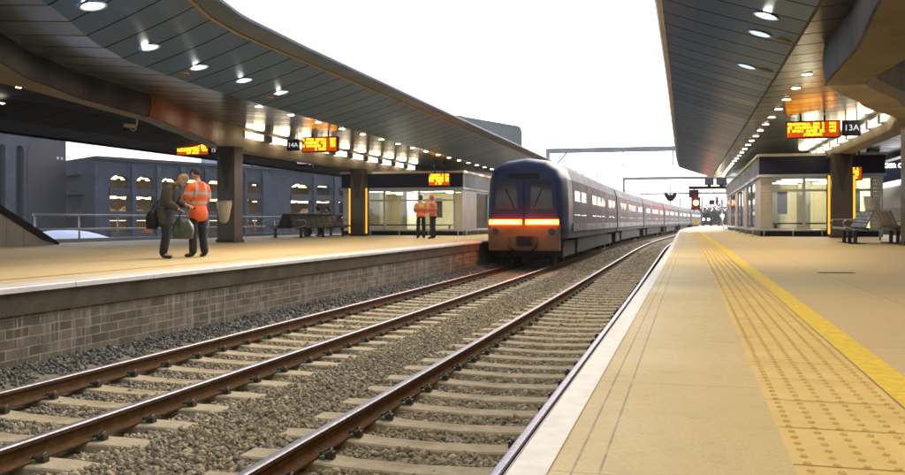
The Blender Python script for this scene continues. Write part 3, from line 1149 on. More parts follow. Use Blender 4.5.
for k, px in enumerate((255, 281, 303, 324, 343, 360, 375, 389, 402, 414)):
    zc, y = UX(px, -14.5)
    strip_lamp(-14.52, y, 3.52, 1.35 if px < 270 else 1.25, 1, 'bright white strip light on the far canopy beam, ' + ORD[k] + ' from the near end', 'strip lights on the far canopy beam', 6)
for k in range(10):
    y = 24.6 + k * 1.62
    strip_lamp(4.96, y, 3.30, 1.3, -1, 'bright strip light on the near canopy beam, ' + ORD[k] + ' from the near end', 'strip lights on the near canopy beam', 4, .026)

# ------------------------------------------------------------------ columns


def column(x, y, z0, z1, label, w=.66, d=.5, strips=False, group=None):
    t = empty('canopy_column', (x, y, z0), 0, label, 'column', group)
    h = z1 - z0
    mb = MB()
    mb.box((-w / 2, -d / 2, .012), (w / 2, d / 2, h))
    mb.build('shaft', M['column'], t, .012)
    mb = MB()
    mb.loft([[(-w / 2 + .04, q, h - .02), (w / 2 - .04, q, h - .02), (.02, q, h - 1.35), (-.02, q, h - 1.35)] for q in (-d / 2 - .012, -d / 2 - .002)])
    mb.build('capital', M['column_dark'], t)
    mb = MB()
    mb.box((-w / 2 - .03, -d / 2 - .03, 0), (w / 2 + .03, d / 2 + .03, .10))
    mb.build('base_plate', M['column_dark'], t, .01)
    if strips:
        for s in (-1, 1):
            mb = MB()
            mb.box((s * (w / 2 + .075) - .05, -.12, .10), (s * (w / 2 + .075) + .05, .12, 2.2))
            f = mb.build('wayfinding_strip', M['black'], t)
            mb = MB()
            mb.box((s * (w / 2 + .075) - .034, -.135, .13), (s * (w / 2 + .075) + .034, -.122, 2.17))
            mb.build('lit_face', M['e_strip'], f)
    return t


zc, y = UX(230, -14.25)
column(-14.25, y, ZL, 2.96, 'broad dark brown canopy column beside the two talking people and the litter sack', .62, .55)
COLY = y
zc, y = UX(359, -14.6)
column(-14.6, y, ZL, 2.96, 'brown canopy column between two orange strips beside the far waiting room', .66, .5, True)
column(-14.6, y + 13, ZL, 2.96, 'brown canopy column behind the far waiting room', .66, .5)
zc, y = UX(841, 5.08)
column(5.08, y, 0, 2.94, 'brown canopy column with orange strips in front of the near waiting room', .66, .5, True)
RCY = y
zc, y = UX(914.5, 5.2)
column(5.2, y, 0, 2.94, 'brown canopy column at the edge of view beside the pair of benches', .5, .5)

# ------------------------------------------------------------------ departure boards


def dots(mb, x0, x1, z, hgt, yf, rows):
    """rows of random unreadable dot characters"""
    for r in range(rows):
        zt = z - r * hgt
        cw = hgt * .62
        cells = []
        x = x0 if r < rows - 1 else x0 + (x1 - x0) * .32
        stop = x1 if r < rows - 1 else x0 + (x1 - x0) * .72
        k = 0
        while x + cw < stop:
            gap = (x0 + (x1 - x0) * .70 < x < x0 + (x1 - x0) * .78) or random.random() < .10
            if not gap:
                for i in range(4):
                    for j in range(5):
                        if random.random() < .60:
                            px, pz = x + cw * .2 * i, zt - hgt * .155 * j
                            mb.poly([(px, yf, pz), (px + cw * .185, yf, pz), (px + cw * .185, yf, pz - hgt * .14), (px, yf, pz - hgt * .14)])
            x += cw


def board(p, w, h, label, zt, rows=4, rz=0.):
    t = empty('departure_board', (p.x, p.y, p.z), rz, label, 'departure board')
    mb = MB()
    mb.box((-w / 2, 0, -h / 2), (w / 2, .16, h / 2))
    mb.build('housing', M['black'], t, .01)
    mb = MB()
    mb.box((-w / 2 + .03, -.006, -h / 2 + .03), (w / 2 - .03, -.001, h / 2 - .03))
    s = mb.build('screen', M['e_amberbg'], t)
    mb = MB()
    hg = (h - .09) / rows
    dots(mb, -w / 2 + .05, w / 2 - .05, h / 2 - .05, hg, -.009, rows)
    mb.build('display_rows', M['e_amber'], s)
    for s in (-1, 1):
        mb = MB()
        mb.tube([(s * w * .22, .08, h / 2 - .01), (s * w * .22, .08, zt - p.z + .03)], .028, 8)
        mb.build('hanger', M['blackmetal'], t)
    return t


def hung_sign(p, w, h, txt, size, label, zt, rz=0., cat='sign'):
    t = empty('platform_sign', (p.x, p.y, p.z), rz, label, cat)
    mb = MB()
    mb.box((-w / 2, 0, -h / 2), (w / 2, .07, h / 2))
    mb.build('panel', M['signnavy'], t, .006)
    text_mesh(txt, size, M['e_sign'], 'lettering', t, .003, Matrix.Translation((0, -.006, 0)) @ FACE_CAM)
    for s in (-1, 1):
        mb = MB()
        mb.tube([(s * w * .3, .035, h / 2 - .01), (s * w * .3, .035, zt - p.z + .03)], .014, 6)
        mb.build('hanger', M['blackmetal'], t)
    return t


zc = 28.6
board(U(319.5, 144.5, zc), 1.26, .50, 'large amber departure board hung between the far canopy and the first lamp beam', 3.42)
hung_sign(U(293, 145.2, zc - .3), .42, .36, '14A', .21, 'dark platform sign reading 14A beside the large far departure board', 3.45)
zc = 23.4
board(U(813, 129.5, zc), 1.36, .46, 'amber departure board hung from the near canopy beside the 13A sign', 3.38)
hung_sign(U(851.5, 128, zc), .46, .42, '13A', .225, 'navy platform sign with white 13A', 3.45)
board(U(439, 179.5, 41.), 1.05, .60, 'small amber departure board hung in front of the far waiting room', 3.38, 4)
p = U(192.5, 149.5, 32.5)
board(p, 1.35, .44, 'amber departure board seen against the white sky at the back of the far platform', 3.5)
hung_sign(U(213.5, 150.5, 32.6), .40, .30, '15', .2, 'small dark sign reading 15 half behind the first brown column', 3.45)
hung_sign(U(304, 162.5, 40.), .86, .42, 'Reading', .22, 'dark station name sign reading Reading under the rear of the far canopy', 3.5, cat='station sign')

# cctv camera
p = U(137, 121, 23.5)
t = empty('security_camera', p, 0, 'pale security camera hanging on a bent bracket under the far canopy', 'camera')
mb = MB()
mb.tube([(0, 0, .45), (0, 0, -.1), (-.03, 0, -.22), (-.12, 0, -.26), (-.2, 0, -.2)], .02, 8)
mb.build('bracket', M['frame'], t)
mb = MB()
mb.box((-.36, -.06, -.2), (-.02, .06, -.1), 0, Matrix.Rotation(.12, 4, 'Y'))
mb.build('body', M['frame'], t, .015)
mb = MB()
mb.tube([(-.36, 0, -.2), (-.41, 0, -.205)], .042, 12)
mb.build('lens', M['black'], t)

# ================================================================== WAITING ROOMS


def waiting_room(x0, x1, y0, y1, z0, hgt, label, openside, power):
    """glazed platform building, front face at y0, track side face at x = openside"""
    t = empty('waiting_room', (0, 0, 0), 0, label, 'waiting room')
    zb, zf, zt = z0 + .30, z0 + hgt - .88, z0 + hgt
    s = 1 if openside == x0 else -1
    mb = MB()   # solid back, far side and floor
    bxk = x1 if openside == x0 else x0
    mb.box((bxk - s * .0, y0 + .2, z0), (bxk - s * .15, y1, zf)) if s > 0 else mb.box((bxk, y0 + .2, z0), (bxk + .15, y1, zf))
    mb.box((x0 + .16, y1 - .15, z0), (x1 - .16, y1, zf))
    mb.box((x0 + .16, y0 + 6.5, z0), (x1 - .16, y0 + 6.6, zf))
    mb.box((x0 + .16, y0 + .16, z0), (x1 - .16, y1 - .16, z0 + .1))
    mb.build('wall', M['interior'], t)
    mb = MB()   # fascia and roof
    mb.box((x0 - .06, y0 - .06, zf + .10), (x1 + .06, y1 + .06, zt - .10))
    mb.build('fascia', M['navy'], t)
    mb = MB()
    mb.box((x0 - .10, y0 - .10, zf), (x1 + .10, y1 + .10, zf + .10))
    mb.build('trim', M['paleblue'], t)
    mb = MB()
    mb.box((x0 - .12, y0 - .12, zt - .1), (x1 + .12, y1 + .12, zt))
    mb.build('roof', M['frame'], t)
    mb = MB()   # base
    mb.box((x0, y0, z0), (x1, y0 + .15, zb - .06))
    mb.box((openside, y0 + .15, z0), (openside + s * .15, y1, zb - .06)) if s > 0 else mb.box((openside - .15, y0 + .15, z0), (openside, y1, zb - .06))
    mb.build('plinth', M['black'], t)
    # tiled piers at the front corners
    for xa in (x0, x1 - .38):
        mb = MB()
        for k in range(14):
            zz = zb - .06 + (zf - zb + .06) * k / 14
            mb.box((xa, y0 - .01, zz), (xa + .38, y0 + .16, zz + (zf - zb + .06) / 14 - .012))
        mb.build('pier', M['pier'], t)
    # front window: frame with mullions and transom, panes
    fx0, fx1 = x0 + .38, x1 - .38
    mb = MB()
    zs = zb - .06
    ztr = zf - .55
    mb.box((fx0, y0 + .02, zs), (fx1, y0 + .12, zs + .07))
    mb.box((fx0, y0 + .02, zf - .08), (fx1, y0 + .12, zf))
    mb.box((fx0, y0 + .025, ztr), (fx1, y0 + .115, ztr + .09))
    nb = 3
    for k in range(nb + 1):
        xm = fx0 + (fx1 - fx0) * k / nb
        mb.box((xm - .05, y0 + .015, zs + .07), (xm + .05, y0 + .125, zf - .08))
    fr = mb.build('window', M['frame'], t)
    mb = MB()
    mb.box((fx0, y0 + .06, zs + .07), (fx1, y0 + .07, zf - .08))
    mb.build('pane', M['glass'], fr)
    # track side: alternating glazed bays and pale panels, one door
    sx = openside
    n = max(4, int((y1 - y0) / 2.6))
    for k in range(n):
        ya, yb = y0 + .16 + (y1 - y0 - .16) * k / n, y0 + .16 + (y1 - y0 - .16) * (k + 1) / n
        mb = MB()
        xa, xb = (sx, sx + .1) if s > 0 else (sx - .1, sx)
        solid = k % 3 == 0
        mb.box((xa, ya, zb - .06), (xb, ya + .12, zf))
        if solid:
            mb.box((xa + .01, ya + .12, zb - .06), (xb, yb, zf))
            mb.build('side_panel', M['lilac_panel'], t)
        else:
            mb.box((xa, ya + .12, zf - .08), (xb, yb, zf))
            mb.box((xa, ya + .12, zb - .06), (xb, yb, zb + .02))
            f = mb.build('window' if k % 3 == 1 else 'door', M['frame'] if k % 3 == 1 else M['blueole'], t)
            mb = MB()
            mb.box(((xa + xb) / 2 - .006, ya + .12, zb + .02), ((xa + xb) / 2 + .006, yb, zf - .08))
            mb.build('pane', M['glass'], f)
    # knee rail in front
    mb = MB()
    mb.tube([(x0 - .25 if s > 0 else x0 + .1, y0 - .35, z0 + .24), (x1 - .1 if s > 0 else x1 + .25, y0 - .35, z0 + .24)], .035, 8)
    sxx = sx - s * .3
    mb.tube([(sxx, y0 - .35, z0 + .24), (sxx, y1, z0 + .24)], .035, 8)
    kr = mb.build('knee_rail', M['steel'], t)
    for xq, yq in [(x0 + .1 + (x1 - x0 - .2) * k / 4, y0 - .35) for k in range(5)] + [(sxx, y0 - .3 + (y1 - y0) * k / 7) for k in range(8)]:
        mb = MB()
        mb.tube([(xq, yq, z0), (xq, yq, z0 + .24)], .025, 6)
        mb.build('post', M['steel'], kr)
    # posters inside
    for k, xq in enumerate((fx0 + .25, fx0 + (fx1 - fx0) * .80)):
        mb = MB()
        mb.box((xq, y0 + .35, z0 + .85), (xq + .36, y0 + .37, z0 + 1.75))
        mb.build('poster', M['poster'], t)
    mb = MB()
    mb.box((x0 + .35, y0 + 2.6, z0 + .1), (x0 + .95, y0 + 2.75, z0 + 2.1))
    mb.build('partition', M['frame'], t)
    mb = MB()
    mb.box((x1 - 1.35, y0 + 4.0, z0 + .1), (x1 - .6, y0 + 4.2, z0 + 1.9))
    mb.build('partition', M['frame'], t)
    mb = MB()
    mb.box((x0 + (x1 - x0) * .42, y0 + 1.6, z0 + .1), (x0 + (x1 - x0) * .46, y0 + 4.6, z0 + 2.1))
    mb.build('partition', M['frame'], t)
    mb = MB()
    mb.loft([[(x, y, z) for x, z in ((x0 + .5, z0 + .46), (x1 - .8, z0 + .46), (x1 - .8, z0 + .52), (x0 + .5, z0 + .52))] for y in (y0 + 1.0, y0 + 1.5)])
    mb.box((x0 + .6, y0 + 1.2, z0 + .1), (x0 + .7, y0 + 1.3, z0 + .46))
    mb.box((x1 - 1.0, y0 + 1.2, z0 + .1), (x1 - .9, y0 + 1.3, z0 + .46))
    mb.build('inner_bench', M['seatdark'], t)
    for q in (1.2, 3.4, 5.4):
        mb = MB()
        mb.box((x0 + .9, y0 + q, zf - .05), (x0 + 1.9, y0 + q + .16, zf - .012))
        mb.build('ceiling_light', M['e_room'], t)
        mb = MB()
        mb.box((x1 - 1.7, y0 + q, zf - .05), (x1 - .7, y0 + q + .16, zf - .012))
        mb.build('ceiling_light', M['e_room'], t)
    lamp(t, ((x0 + x1) / 2, y0 + 2.6, zf - .35), power, (1., .86, .55), 0, 0, .5, 'POINT')
    return t


pc = G(760.6, 236.4, 0)
pr = U(868, 236, (pc.y * CT - pc.x * ST))
waiting_room(pc.x, 6.85, pc.y, 66, 0, 3.12, 'cream lit waiting room with a navy fascia on the near platform', pc.x, 190)
pc2 = G(462, 235.6, ZL)
waiting_room(-16.3, pc2.x, pc2.y, pc2.y + 16, ZL, 3.05, 'cream lit waiting room with a navy fascia on the far platform behind two workers', pc2.x, 190)
board(Vector((5.80, RCY + 1.2, 2.30)), .36, .50, 'small amber departure board half hidden behind the orange striped near column', 3.4, 4)

# ================================================================== BENCHES


def make_bench(n, seatmat):
    t = empty('platform_bench')
    # local: row along +Y, seats face -X
    prof = [(-.50, .40), (-.46, .435), (-.30, .43), (-.12, .40), (-.03, .43), (.03, .55), (.10, .72), (.16, .84), (.175, .85)]
    for k in range(n):
        y0 = k * .54 + .02
        secs = []
        for yy, dz in ((y0, .0), (y0 + .03, -.012), (y0 + .47, -.012), (y0 + .50, .0)):
            top = [(x, yy, z + dz) for x, z in prof]
            bot = [(x + (.014 if i > 3 else 0), yy, z + dz - .016) for i, (x, z) in enumerate(prof)]
            secs.append(top + bot[::-1])
        mb = MB()
        mb.loft(secs)
        s = mb.build('seat', seatmat, t)
        mb = MB()
        for yy in (y0 + .14, y0 + .36):
            mb.loft([[(x - .003 + d, yy - .006, z - .004), (x - .003 + d, yy + .006, z - .004), (x - .003 + d, yy + .006, z + .006), (x - .003 + d, yy - .006, z + .006)] for (x, z), d in zip(prof[1:], [0] * 8)])
        for x, z in prof[2:8]:
            mb.box((x - .012, y0 + .03, z - .008), (x + .002, y0 + .47, z + .005))
        mb.build('seam', M['blackmetal'], s)
    L = n * .54
    mb = MB()
    mb.box((-.28, -.02, .33), (-.18, L + .02, .39))
    mb.box((.0, .0, .36), (.05, L, .41))
    mb.build('beam', M['blackmetal'], t, .005)
    for y in (.25, L / 2, L - .25):
        mb = MB()
        mb.box((-.27, y - .035, .02), (-.18, y + .035, .34))
        mb.box((-.38, y - .035, 0), (.04, y + .035, .02))
        mb.build('leg', M['blackmetal'], t, .006)
    for y in (-.03, L + .03):
        mb = MB()
        mb.tube([(-.05, y, .36), (-.30, y, .37), (-.52, y, .44), (-.56, y, .55), (-.48, y, .62), (-.2, y, .63), (.06, y, .60)], .016, 8)
        mb.build('armrest', M['steel'], t)
    return t


def place_bench(n, loc, rz, label, mt, sc=1.):
    t = make_bench(n, mt)
    t.location = loc
    t.rotation_euler.z = rz
    t.scale = (sc, sc, sc)
    tag(t, label, 'bench', 'benches on the platforms')
    return t


place_bench(4, (4.28, 24.0, 0), 0, 'grey metal bench facing the track in front of the striped near column', M['seat'])
place_bench(4, (5.0, 26.2, 0), PI, 'grey metal bench back to back with another, nearest the edge column', M['seat'])
zc, y = UX(296, -15.2)
place_bench(8, (-15.5, 37.6, ZL), PI, 'dark metal bench facing the track before the railing', M['seatdark'], 1.16)
place_bench(10, (-15.85, 32.05, ZL), 0, 'dark metal bench facing the railing, back to back with the one facing the track', M['seatdark'], 1.16)

# ================================================================== RAILING, SACKS, ESCALATOR
t = empty('railing', (0, 0, 0), 0, 'galvanised two bar railing along the back of the far platform', 'railing')
RXX = -19.2
y0, y1 = 22.4, 62
for z in (.88, .42):
    mb = MB()
    mb.tube([(RXX, y, ZL + z) for y in frange(y0, y1, 2)], .028, 8)
    mb.build('rail', M['steel'], t)
mb = MB()
mb.box((RXX - .05, y0, ZL), (RXX + .05, y1, ZL + .12))
mb.build('kerb', M['paleblue'], t)
y = y0 + .1
while y < y1:
    mb = MB()
    mb.tube([(RXX, y, ZL + .10), (RXX, y, ZL + .88)], .03, 8)
    mb.build('post', M['steel'], t)
    y += 2.0


def sack(p, label, post):
    t = empty('litter_sack', p, 0, label, 'litter bag')
    mb = MB()
    n = 16
    ring = lambda r, z, sx=1: [(r * math.cos(2 * PI * q / n) * sx * (1 + .1 * math.sin(q * 2.3 + z * 9)), r * math.sin(2 * PI * q / n) * (1 + .12 * math.cos(q * 1.7 + z * 7)), z) for q in range(n)]
    mb.loft([ring(.21, .0), ring(.20, -.10), ring(.18, -.25), ring(.15, -.42), ring(.12, -.56), ring(.05, -.62)], True, True, 0, True)
    mb.build('bag', M['sack'], t)
    mb = MB()
    mb.tube([(.215 * math.cos(2 * PI * q / 20), .215 * math.sin(2 * PI * q / 20), .01) for q in range(21)], .013, 6)
    mb.tube([(-.2, 0, .01), (-.42, .05, -.02)], .012, 6) if not post else mb.tube([(.2, 0, .02), (.25, 0, .02), (.25, 0, post)], .03, 8)
    mb.build('hoop', M['steel'], t)


p = U(224, 201.5, 25.0)
sack(p, 'clear plastic litter sack hanging on a hoop by the first brown far column', 0)
p = U(871, 197, 26.5)
sack(p, 'pale litter sack on a post between the near benches', -p.z)

# escalator side at the far left
t = empty('escalator', (0, 0, ZL), 0, 'grey panelled side of an escalator with a black sloping handrail behind the far platform', 'escalator')
EX = -17.9
zc, ye = UX(58, EX)
sl = .47
mb = MB()
for k in range(14):
    a, b = ye - .15 - k * .62, ye - .15 - (k + 1) * .62 + .014
    za, zb = max(.02, (ye - a) * sl - .16), max(.02, (ye - b) * sl - .16)
    q = [(a, .0), (b, 0.), (b, zb), (a, za)] if (b > ye - 4.5) else [(a, max(0, za - 2.1)), (b, max(0, zb - 2.1)), (b, zb), (a, za)]
    mb.loft([[(x, yy, z) for yy, z in q] for x in (EX - .06, EX)])
mb.build('side_panel', M['pier_grey'], t)
mb = MB()
mb.loft([[(EX - .10, yy, max(.0, (ye - yy) * sl - .15)), (EX + .05, yy, max(.0, (ye - yy) * sl - .15)), (EX + .05, yy, (ye - yy) * sl + .05), (EX - .10, yy, (ye - yy) * sl + .05)] for yy in (ye, ye - .6, ye - 3, ye - 8.8)])
mb.build('handrail', M['black'], t)
mb = MB()
for k in range(26):
    a = ye - .3 - k * .33
    mb.box((EX - 1.1, a - .33, k * .155), (EX - .12, a, k * .155 + .16))
mb.build('steps', M['blackmetal'], t)

# ================================================================== BUILDINGS BEHIND THE FAR PLATFORM


def facade(mb, mbi, P0, P1, z0, z1, bays, rows, depth=.7, arch=True):
    """wall in the plane P0-P1 with openings; bays (s0, s1) metres along, rows (zlo, zhi, arched)"""
    d = (P1 - P0)
    L = d.length
    d.normalize()
    nrm = Vector((-d.y, d.x))
    # inward is away from the camera
    if nrm.dot(P0) < 0:
        nrm = -nrm
    def W(s, z, k=0.):
        q = P0 + d * s + nrm * k
        return (q.x, q.y, z)
    prev = 0.
    for s0, s1 in bays:
        mb.poly([W(prev, z0), W(s0, z0), W(s0, z1), W(prev, z1)])
        zp = z0
        for a, b, ar in rows:
            mb.poly([W(s0, zp), W(s1, zp), W(s1, a), W(s0, a)])
            r = min((s1 - s0) / 2, (b - a) * .55) if ar else 0
            mid = (s0 + s1) / 2
            pts = [(s0, a)]
            if ar:
                pts += [(mid - (s1 - s0) / 2 * math.cos(PI * q / 10), b - r + r * math.sin(PI * q / 10)) for q in range(11)]
                top = b + .02
                arc = pts[1:]
                for (u, v), (u2, v2) in zip(arc, arc[1:]):
                    mb.poly([W(u, v), W(u2, v2), W(u2, top), W(u, top)])
                zp = top
            else:
                pts += [(s0, b), (s1, b)]
                zp = b
            pts.append((s1, a))
            for (u, v), (u2, v2) in zip(pts, pts[1:] + pts[:1]):
                mb.poly([W(u, v), W(u2, v2), W(u2, v2, depth), W(u, v, depth)])
        mb.poly([W(s0, zp), W(s1, zp), W(s1, z1), W(s0, z1)])
        prev = s1
    mb.poly([W(prev, z0), W(L, z0), W(L, z1), W(prev, z1)])
    return W


def wall_s(P0, P1, px):
    """metres along P0-P1 where the sight line of column px crosses"""
    t = (px - 452.5) / F
    r = Vector((t * CT - ST, t * ST + CT))
    d = (P1 - P0).normalized()
    # P0 + s d = k r
    det = d.x * (-r.y) - d.y * (-r.x)
    return ((-P0.x) * (-r.y) - (-P0.y) * (-r.x)) / det


ZT = 8.4
pA = U(95, 158.8, (ZT - H) * F / 62.2).xy
pB = U(250, 168.6, (ZT - H) * F / 52.4).xy
pE = pA + (pB - pA).normalized() * 120
pN = U(47, 166, (ZT - H) * F / 55.).xy
rowz = []
for a, b in ((188, 174.6), (211, 196), (232.5, 220.5)):
    rowz.append((H + (HOR - a) / F * 112, H + (HOR - b) / F * 112, True))
rowz = rowz[::-1]
cp = empty('car_park', (0, 0, 0), 0, 'blue grey multi storey car park with rows of lit arched openings', 'car park')
bays = [(wall_s(pA, pE, a), wall_s(pA, pE, b)) for a, b in ((110, 130), (136, 155), (161, 179), (186, 203), (208, 224), (229, 243), (247, 261), (291, 312), (316, 333), (338, 352))]
mb = MB()
rows2 = [(rowz[0][0], rowz[0][1], False), (rowz[1][0], rowz[1][1], False), (rowz[2][0], rowz[2][1], True)]
W = facade(mb, None, pA, pE, -1.45, ZT, bays, rows2, .9)
dcp = (pE - pA).normalized()
edges = [0.] + [q for b in bays for q in b]
for (a, b) in zip([b[1] for b in bays[:-1]], [b[0] for b in bays[1:]]):
    if b - a > .3:
        m2 = MB()
        w0, w1 = (a + .12, b - .12) if b - a < 4 else (a + .12, a + 1.6)
        m2.loft([[W(w0, z, k) for z, k in ((-1.44, -.01), (-1.44, -.35), (ZT - .9, -.35), (ZT - .25, -.01))], [W(w1, z, k) for z, k in ((-1.44, -.01), (-1.44, -.35), (ZT - .9, -.35), (ZT - .25, -.01))]])
        m2.build('pier', M['bluegrey'], cp)
for a, b in bays:
    for lo, hi, _ in rows2:
        m2 = MB()
        m2.loft([[W(a - .1, z, k), W(b + .1, z, k)] + [W(b + .1, z2, k), W(a - .1, z2, k)] for k, z, z2 in ((-.16, lo - .95, lo - .02), (-.012, lo - 1., lo))])
        m2.build('spandrel', M['bluedark'], cp)
# end wall with paired small windows
LN = (pN - pA).length
bays2 = [(wall_s(pA, pN, 62.5), wall_s(pA, pN, 54.5))]
bays2 = [tuple(sorted(b)) for b in bays2]
rowsn = [(a + .1, b - .15, False) for a, b, _ in rows2]
W2 = facade(mb, None, pA, pN, -1.45, ZT, bays2, rowsn, .8)
nd = Vector((-(pE - pA).normalized().y, (pE - pA).normalized().x))
if nd.dot(pA) < 0:
    nd = -nd
q3 = [pA, pE, pE + nd * 26, pN + nd * 26, pN]
mb.poly([(q.x, q.y, ZT) for q in q3])
mb.build('wall', M['bluegrey'], cp)
mb = MB()
mb.loft([[(q.x, q.y, z) for q in (pN + (pN - pA) * .01 - nd * .5, pA - nd * .5, pE - nd * .5, pE - nd * .1, pA - nd * .1, pN - nd * .1)] for z in (ZT - .02, ZT + .35)])
mb.build('parapet', M['bluegrey'], cp)
mb = MB()
mb2 = MB()
S0, S1 = .8, (pE - pA).length - 1
for k, (a, b, _) in enumerate(rows2):
    zf, zc_ = a - .75, b + .12
    mb.poly([W(S0, zf, .95), W(S1, zf, .95), W(S1, zf, 16), W(S0, zf, 16)])
    mb.poly([W(S0, zc_, .95), W(S1, zc_, .95), W(S1, zc_, 16), W(S0, zc_, 16)])
    mb.poly([W(S0, zf, 16), W(S1, zf, 16), W(S1, zc_, 16), W(S0, zc_, 16)])
    for s0, s1 in bays:
        for dpt, u0, u1 in ((2.6, .08, .92), (6., .2, 1.1), (10., .3, 1.3)):
            mb2 = MB()
            mb2.loft([[W(s0 + (s1 - s0) * u0, zc_ - .05 - q, dpt), W(s0 + (s1 - s0) * u1, zc_ - .05 - q, dpt), W(s0 + (s1 - s0) * u1, zc_ - .05 - q, dpt + .4), W(s0 + (s1 - s0) * u0, zc_ - .05 - q, dpt + .4)] for q in (0., .10)])
            mb2.build('ceiling_light', M['e_cp'], cp)
mb.build('deck', M['carpark_in'], cp)
mb = MB()
for a, b, _ in rowsn:
    s0, s1 = bays2[0]
    mid = (s0 + s1) / 2
    for u, v in ((s0 + (s1 - s0) * .12, mid - (s1 - s0) * .05), (mid + (s1 - s0) * .05, s1 - (s1 - s0) * .3)):
        mb.poly([W2(u, a + .25, .75), W2(v, a + .25, .75), W2(v, b - .25, .75), W2(u, b - .25, .75)])
mb.build('stair_window', M['e_win'], cp)


def make_car(name_m):
    t = empty('parked_car')
    # side profile lofted across, nose to +X
    prof = [(-2.1, .35), (-2.15, .75), (-1.9, .95), (-1.45, 1.0), (-.95, 1.42), (.45, 1.45), (1.1, 1.02), (1.9, .88), (2.12, .65), (2.1, .35)]
    secs = []
    for y, k in ((-.85, .97), (-.78, 1.), (.78, 1.), (.85, .97)):
        secs.append([(x * (1 if abs(y) < .8 else .98), y * (1 - .16 * max(0, (z - .95) / .5)), .35 + (z - .35) * k) for x, z in prof])
    mb = MB()
    mb.loft(secs, True, True, 0, True)
    mb.build('body', name_m, t)
    for s in (-1, 1):
        mb = MB()
        mb.loft([[(-1.3, y, 1.02), (.85, y, 1.04), (.4, y * .92, 1.36), (-.9, y * .92, 1.34)] for y in (s * .83, s * .845)])
        mb.build('window', M['darkglass'], t)
    for x in (-1.35, 1.35):
        for s in (-1, 1):
            mb = MB()
            mb.tube([(x, s * .70, .33), (x, s * .87, .33)], .33, 16)
            mb.build('wheel', M['tyre'], t)
    return t


dr = (pE - pA).normalized()
rz = math.atan2(dr.y, dr.x)
for px, row, col, lab in ((119, 1, 'silvercar', 'silver car parked in the first middle row bay of the car park'), (147, 1, 'silvercar', 'silver car parked in the second bay of the car park middle row'), (323, 1, 'silvercar', 'pale car parked in an upper bay above the far benches'), (301, 0, 'red', 'red car parked in the lowest car park row behind the far benches'), (254, 0, 'silvercar', 'pale car parked low in the car park behind the first far column'), (171, 0, 'red', 'dark red car parked in the lowest row behind the talking people')):
    t = make_car(M[col])
    s = wall_s(pA, pE, px)
    q = Vector(W(s, rows2[row][0] - .74, 3.4))
    t.location = q
    t.rotation_euler.z = rz + (.5 if px % 2 else .35)
    tag(t, lab, 'car', 'cars in the car park')

# tower left of the car park
tA, tB = U(-30, 221, 100).xy, U(66, 221, 112).xy
tw = empty('office_tower', (0, 0, 0), 0, 'dark blue tower with tall round headed window slots behind the escalator', 'building')
mb = MB()
bt = [(wall_s(tA, tB, a), wall_s(tA, tB, b)) for a, b in ((-14, -4), (-1, 5.5), (16, 24))]
topz = H + (HOR - 144) / F * 104
WT = facade(mb, None, tA, tB, -1.45, 16, bt, [(-.6, topz, True)], .8)
dT = (tB - tA).normalized()
nT = Vector((-dT.y, dT.x))
if nT.dot(tA) < 0:
    nT = -nT
e = tB + nT * 6
mb.poly([(tB.x, tB.y, -1.45), (e.x, e.y, -1.45), (e.x, e.y, 16), (tB.x, tB.y, 16)])
mb.poly([(tA.x, tA.y, 16), (tB.x, tB.y, 16), (e.x, e.y, 16), (tA.x + nT.x * 6, tA.y + nT.y * 6, 16)])
mb.build('wall', M['bluegrey'], tw)
mb = MB()   # recessed dark bay between piers
s0, s1 = wall_s(tA, tB, 27.5), wall_s(tA, tB, 65.5)
mb.loft([[WT(s0, -1.4, k), WT(s1, -1.4, k), WT(s1, topz, k), WT(s1 - .3, topz + .5, k), WT(s0 + 1.4, topz + .5, k), WT(s0 + .4, topz + .2, k), WT(s0, topz - .6, k)] for k in (-.05, -.012)])
mb.build('bay_panel', M['bluedark'], tw)
mb = MB()
mb2 = MB()
for a, b in bt:
    mb.poly([WT(a, -1, .78), WT(b, -1, .78), WT(b, topz, .78), WT(a, topz, .78)])
    for k in range(5):
        z = .4 + k * 1.9
        if z < topz - 1.2:
            mb2.poly([WT(a + (b - a) * .1, z, .7), WT(a + (b - a) * .45, z, .7), WT(a + (b - a) * .45, z + .9, .7), WT(a + (b - a) * .1, z + .9, .7)])
mb.build('glazing', M['darkglass'], tw)
mb2.build('lit_window', M['e_win'], tw)
mb = MB()
for px in (56.5, 60.5):
    a, b = wall_s(tA, tB, px), wall_s(tA, tB, px + 2)
    mb.poly([WT(a, H + (HOR - 159) / F * 110, -.07), WT(b, H + (HOR - 159) / F * 110, -.07), WT(b, H + (HOR - 156.4) / F * 110, -.07), WT(a, H + (HOR - 156.4) / F * 110, -.07)])
mb.build('stair_window', M['paleblue'], tw)

# pale blue block seen under the lamp beam
pb0, pb1 = U(236, 190, 190).xy, U(300, 190, 205).xy
pbk = empty('office_block', (0, 0, 0), 0, 'pale blue clad block above the car park roof just past the first far column', 'building')
mb = MB()
dd = (pb1 - pb0).normalized()
nn = Vector((-dd.y, dd.x))
nn = nn if nn.dot(pb0) > 0 else -nn
ring = [pb0, pb1, pb1 + nn * 12, pb0 + nn * 12]
mb.loft([[(q.x, q.y, z) for q in ring] for z in (-1.4, 16.5)])
mb.build('wall', M['paleblue'], pbk)
for px in (251.0, 260.0, 268.5):
    a, b = wall_s(pb0, pb1, px), wall_s(pb0, pb1, px + 2.2)
    mb = MB()
    mb.loft([[tuple((*(pb0 + dd * u - nn * k), z)) for u, z in ((a, 12.6), (b, 12.6), (b, 14.6), (a, 14.6))] for k in (.02, .12)])
    mb.build('window', M['bluedark'], pbk)
mb = MB()
mb.loft([[tuple((*(pb0 + dd * u - nn * k), z)) for u, z in ((-.2, 10.8), (wall_s(pb0, pb1, 269), 10.8), (wall_s(pb0, pb1, 269), 12.2), (-.2, 12.2))] for k in (.02, .5)])
mb.build('band', M['bluedark'], pbk)

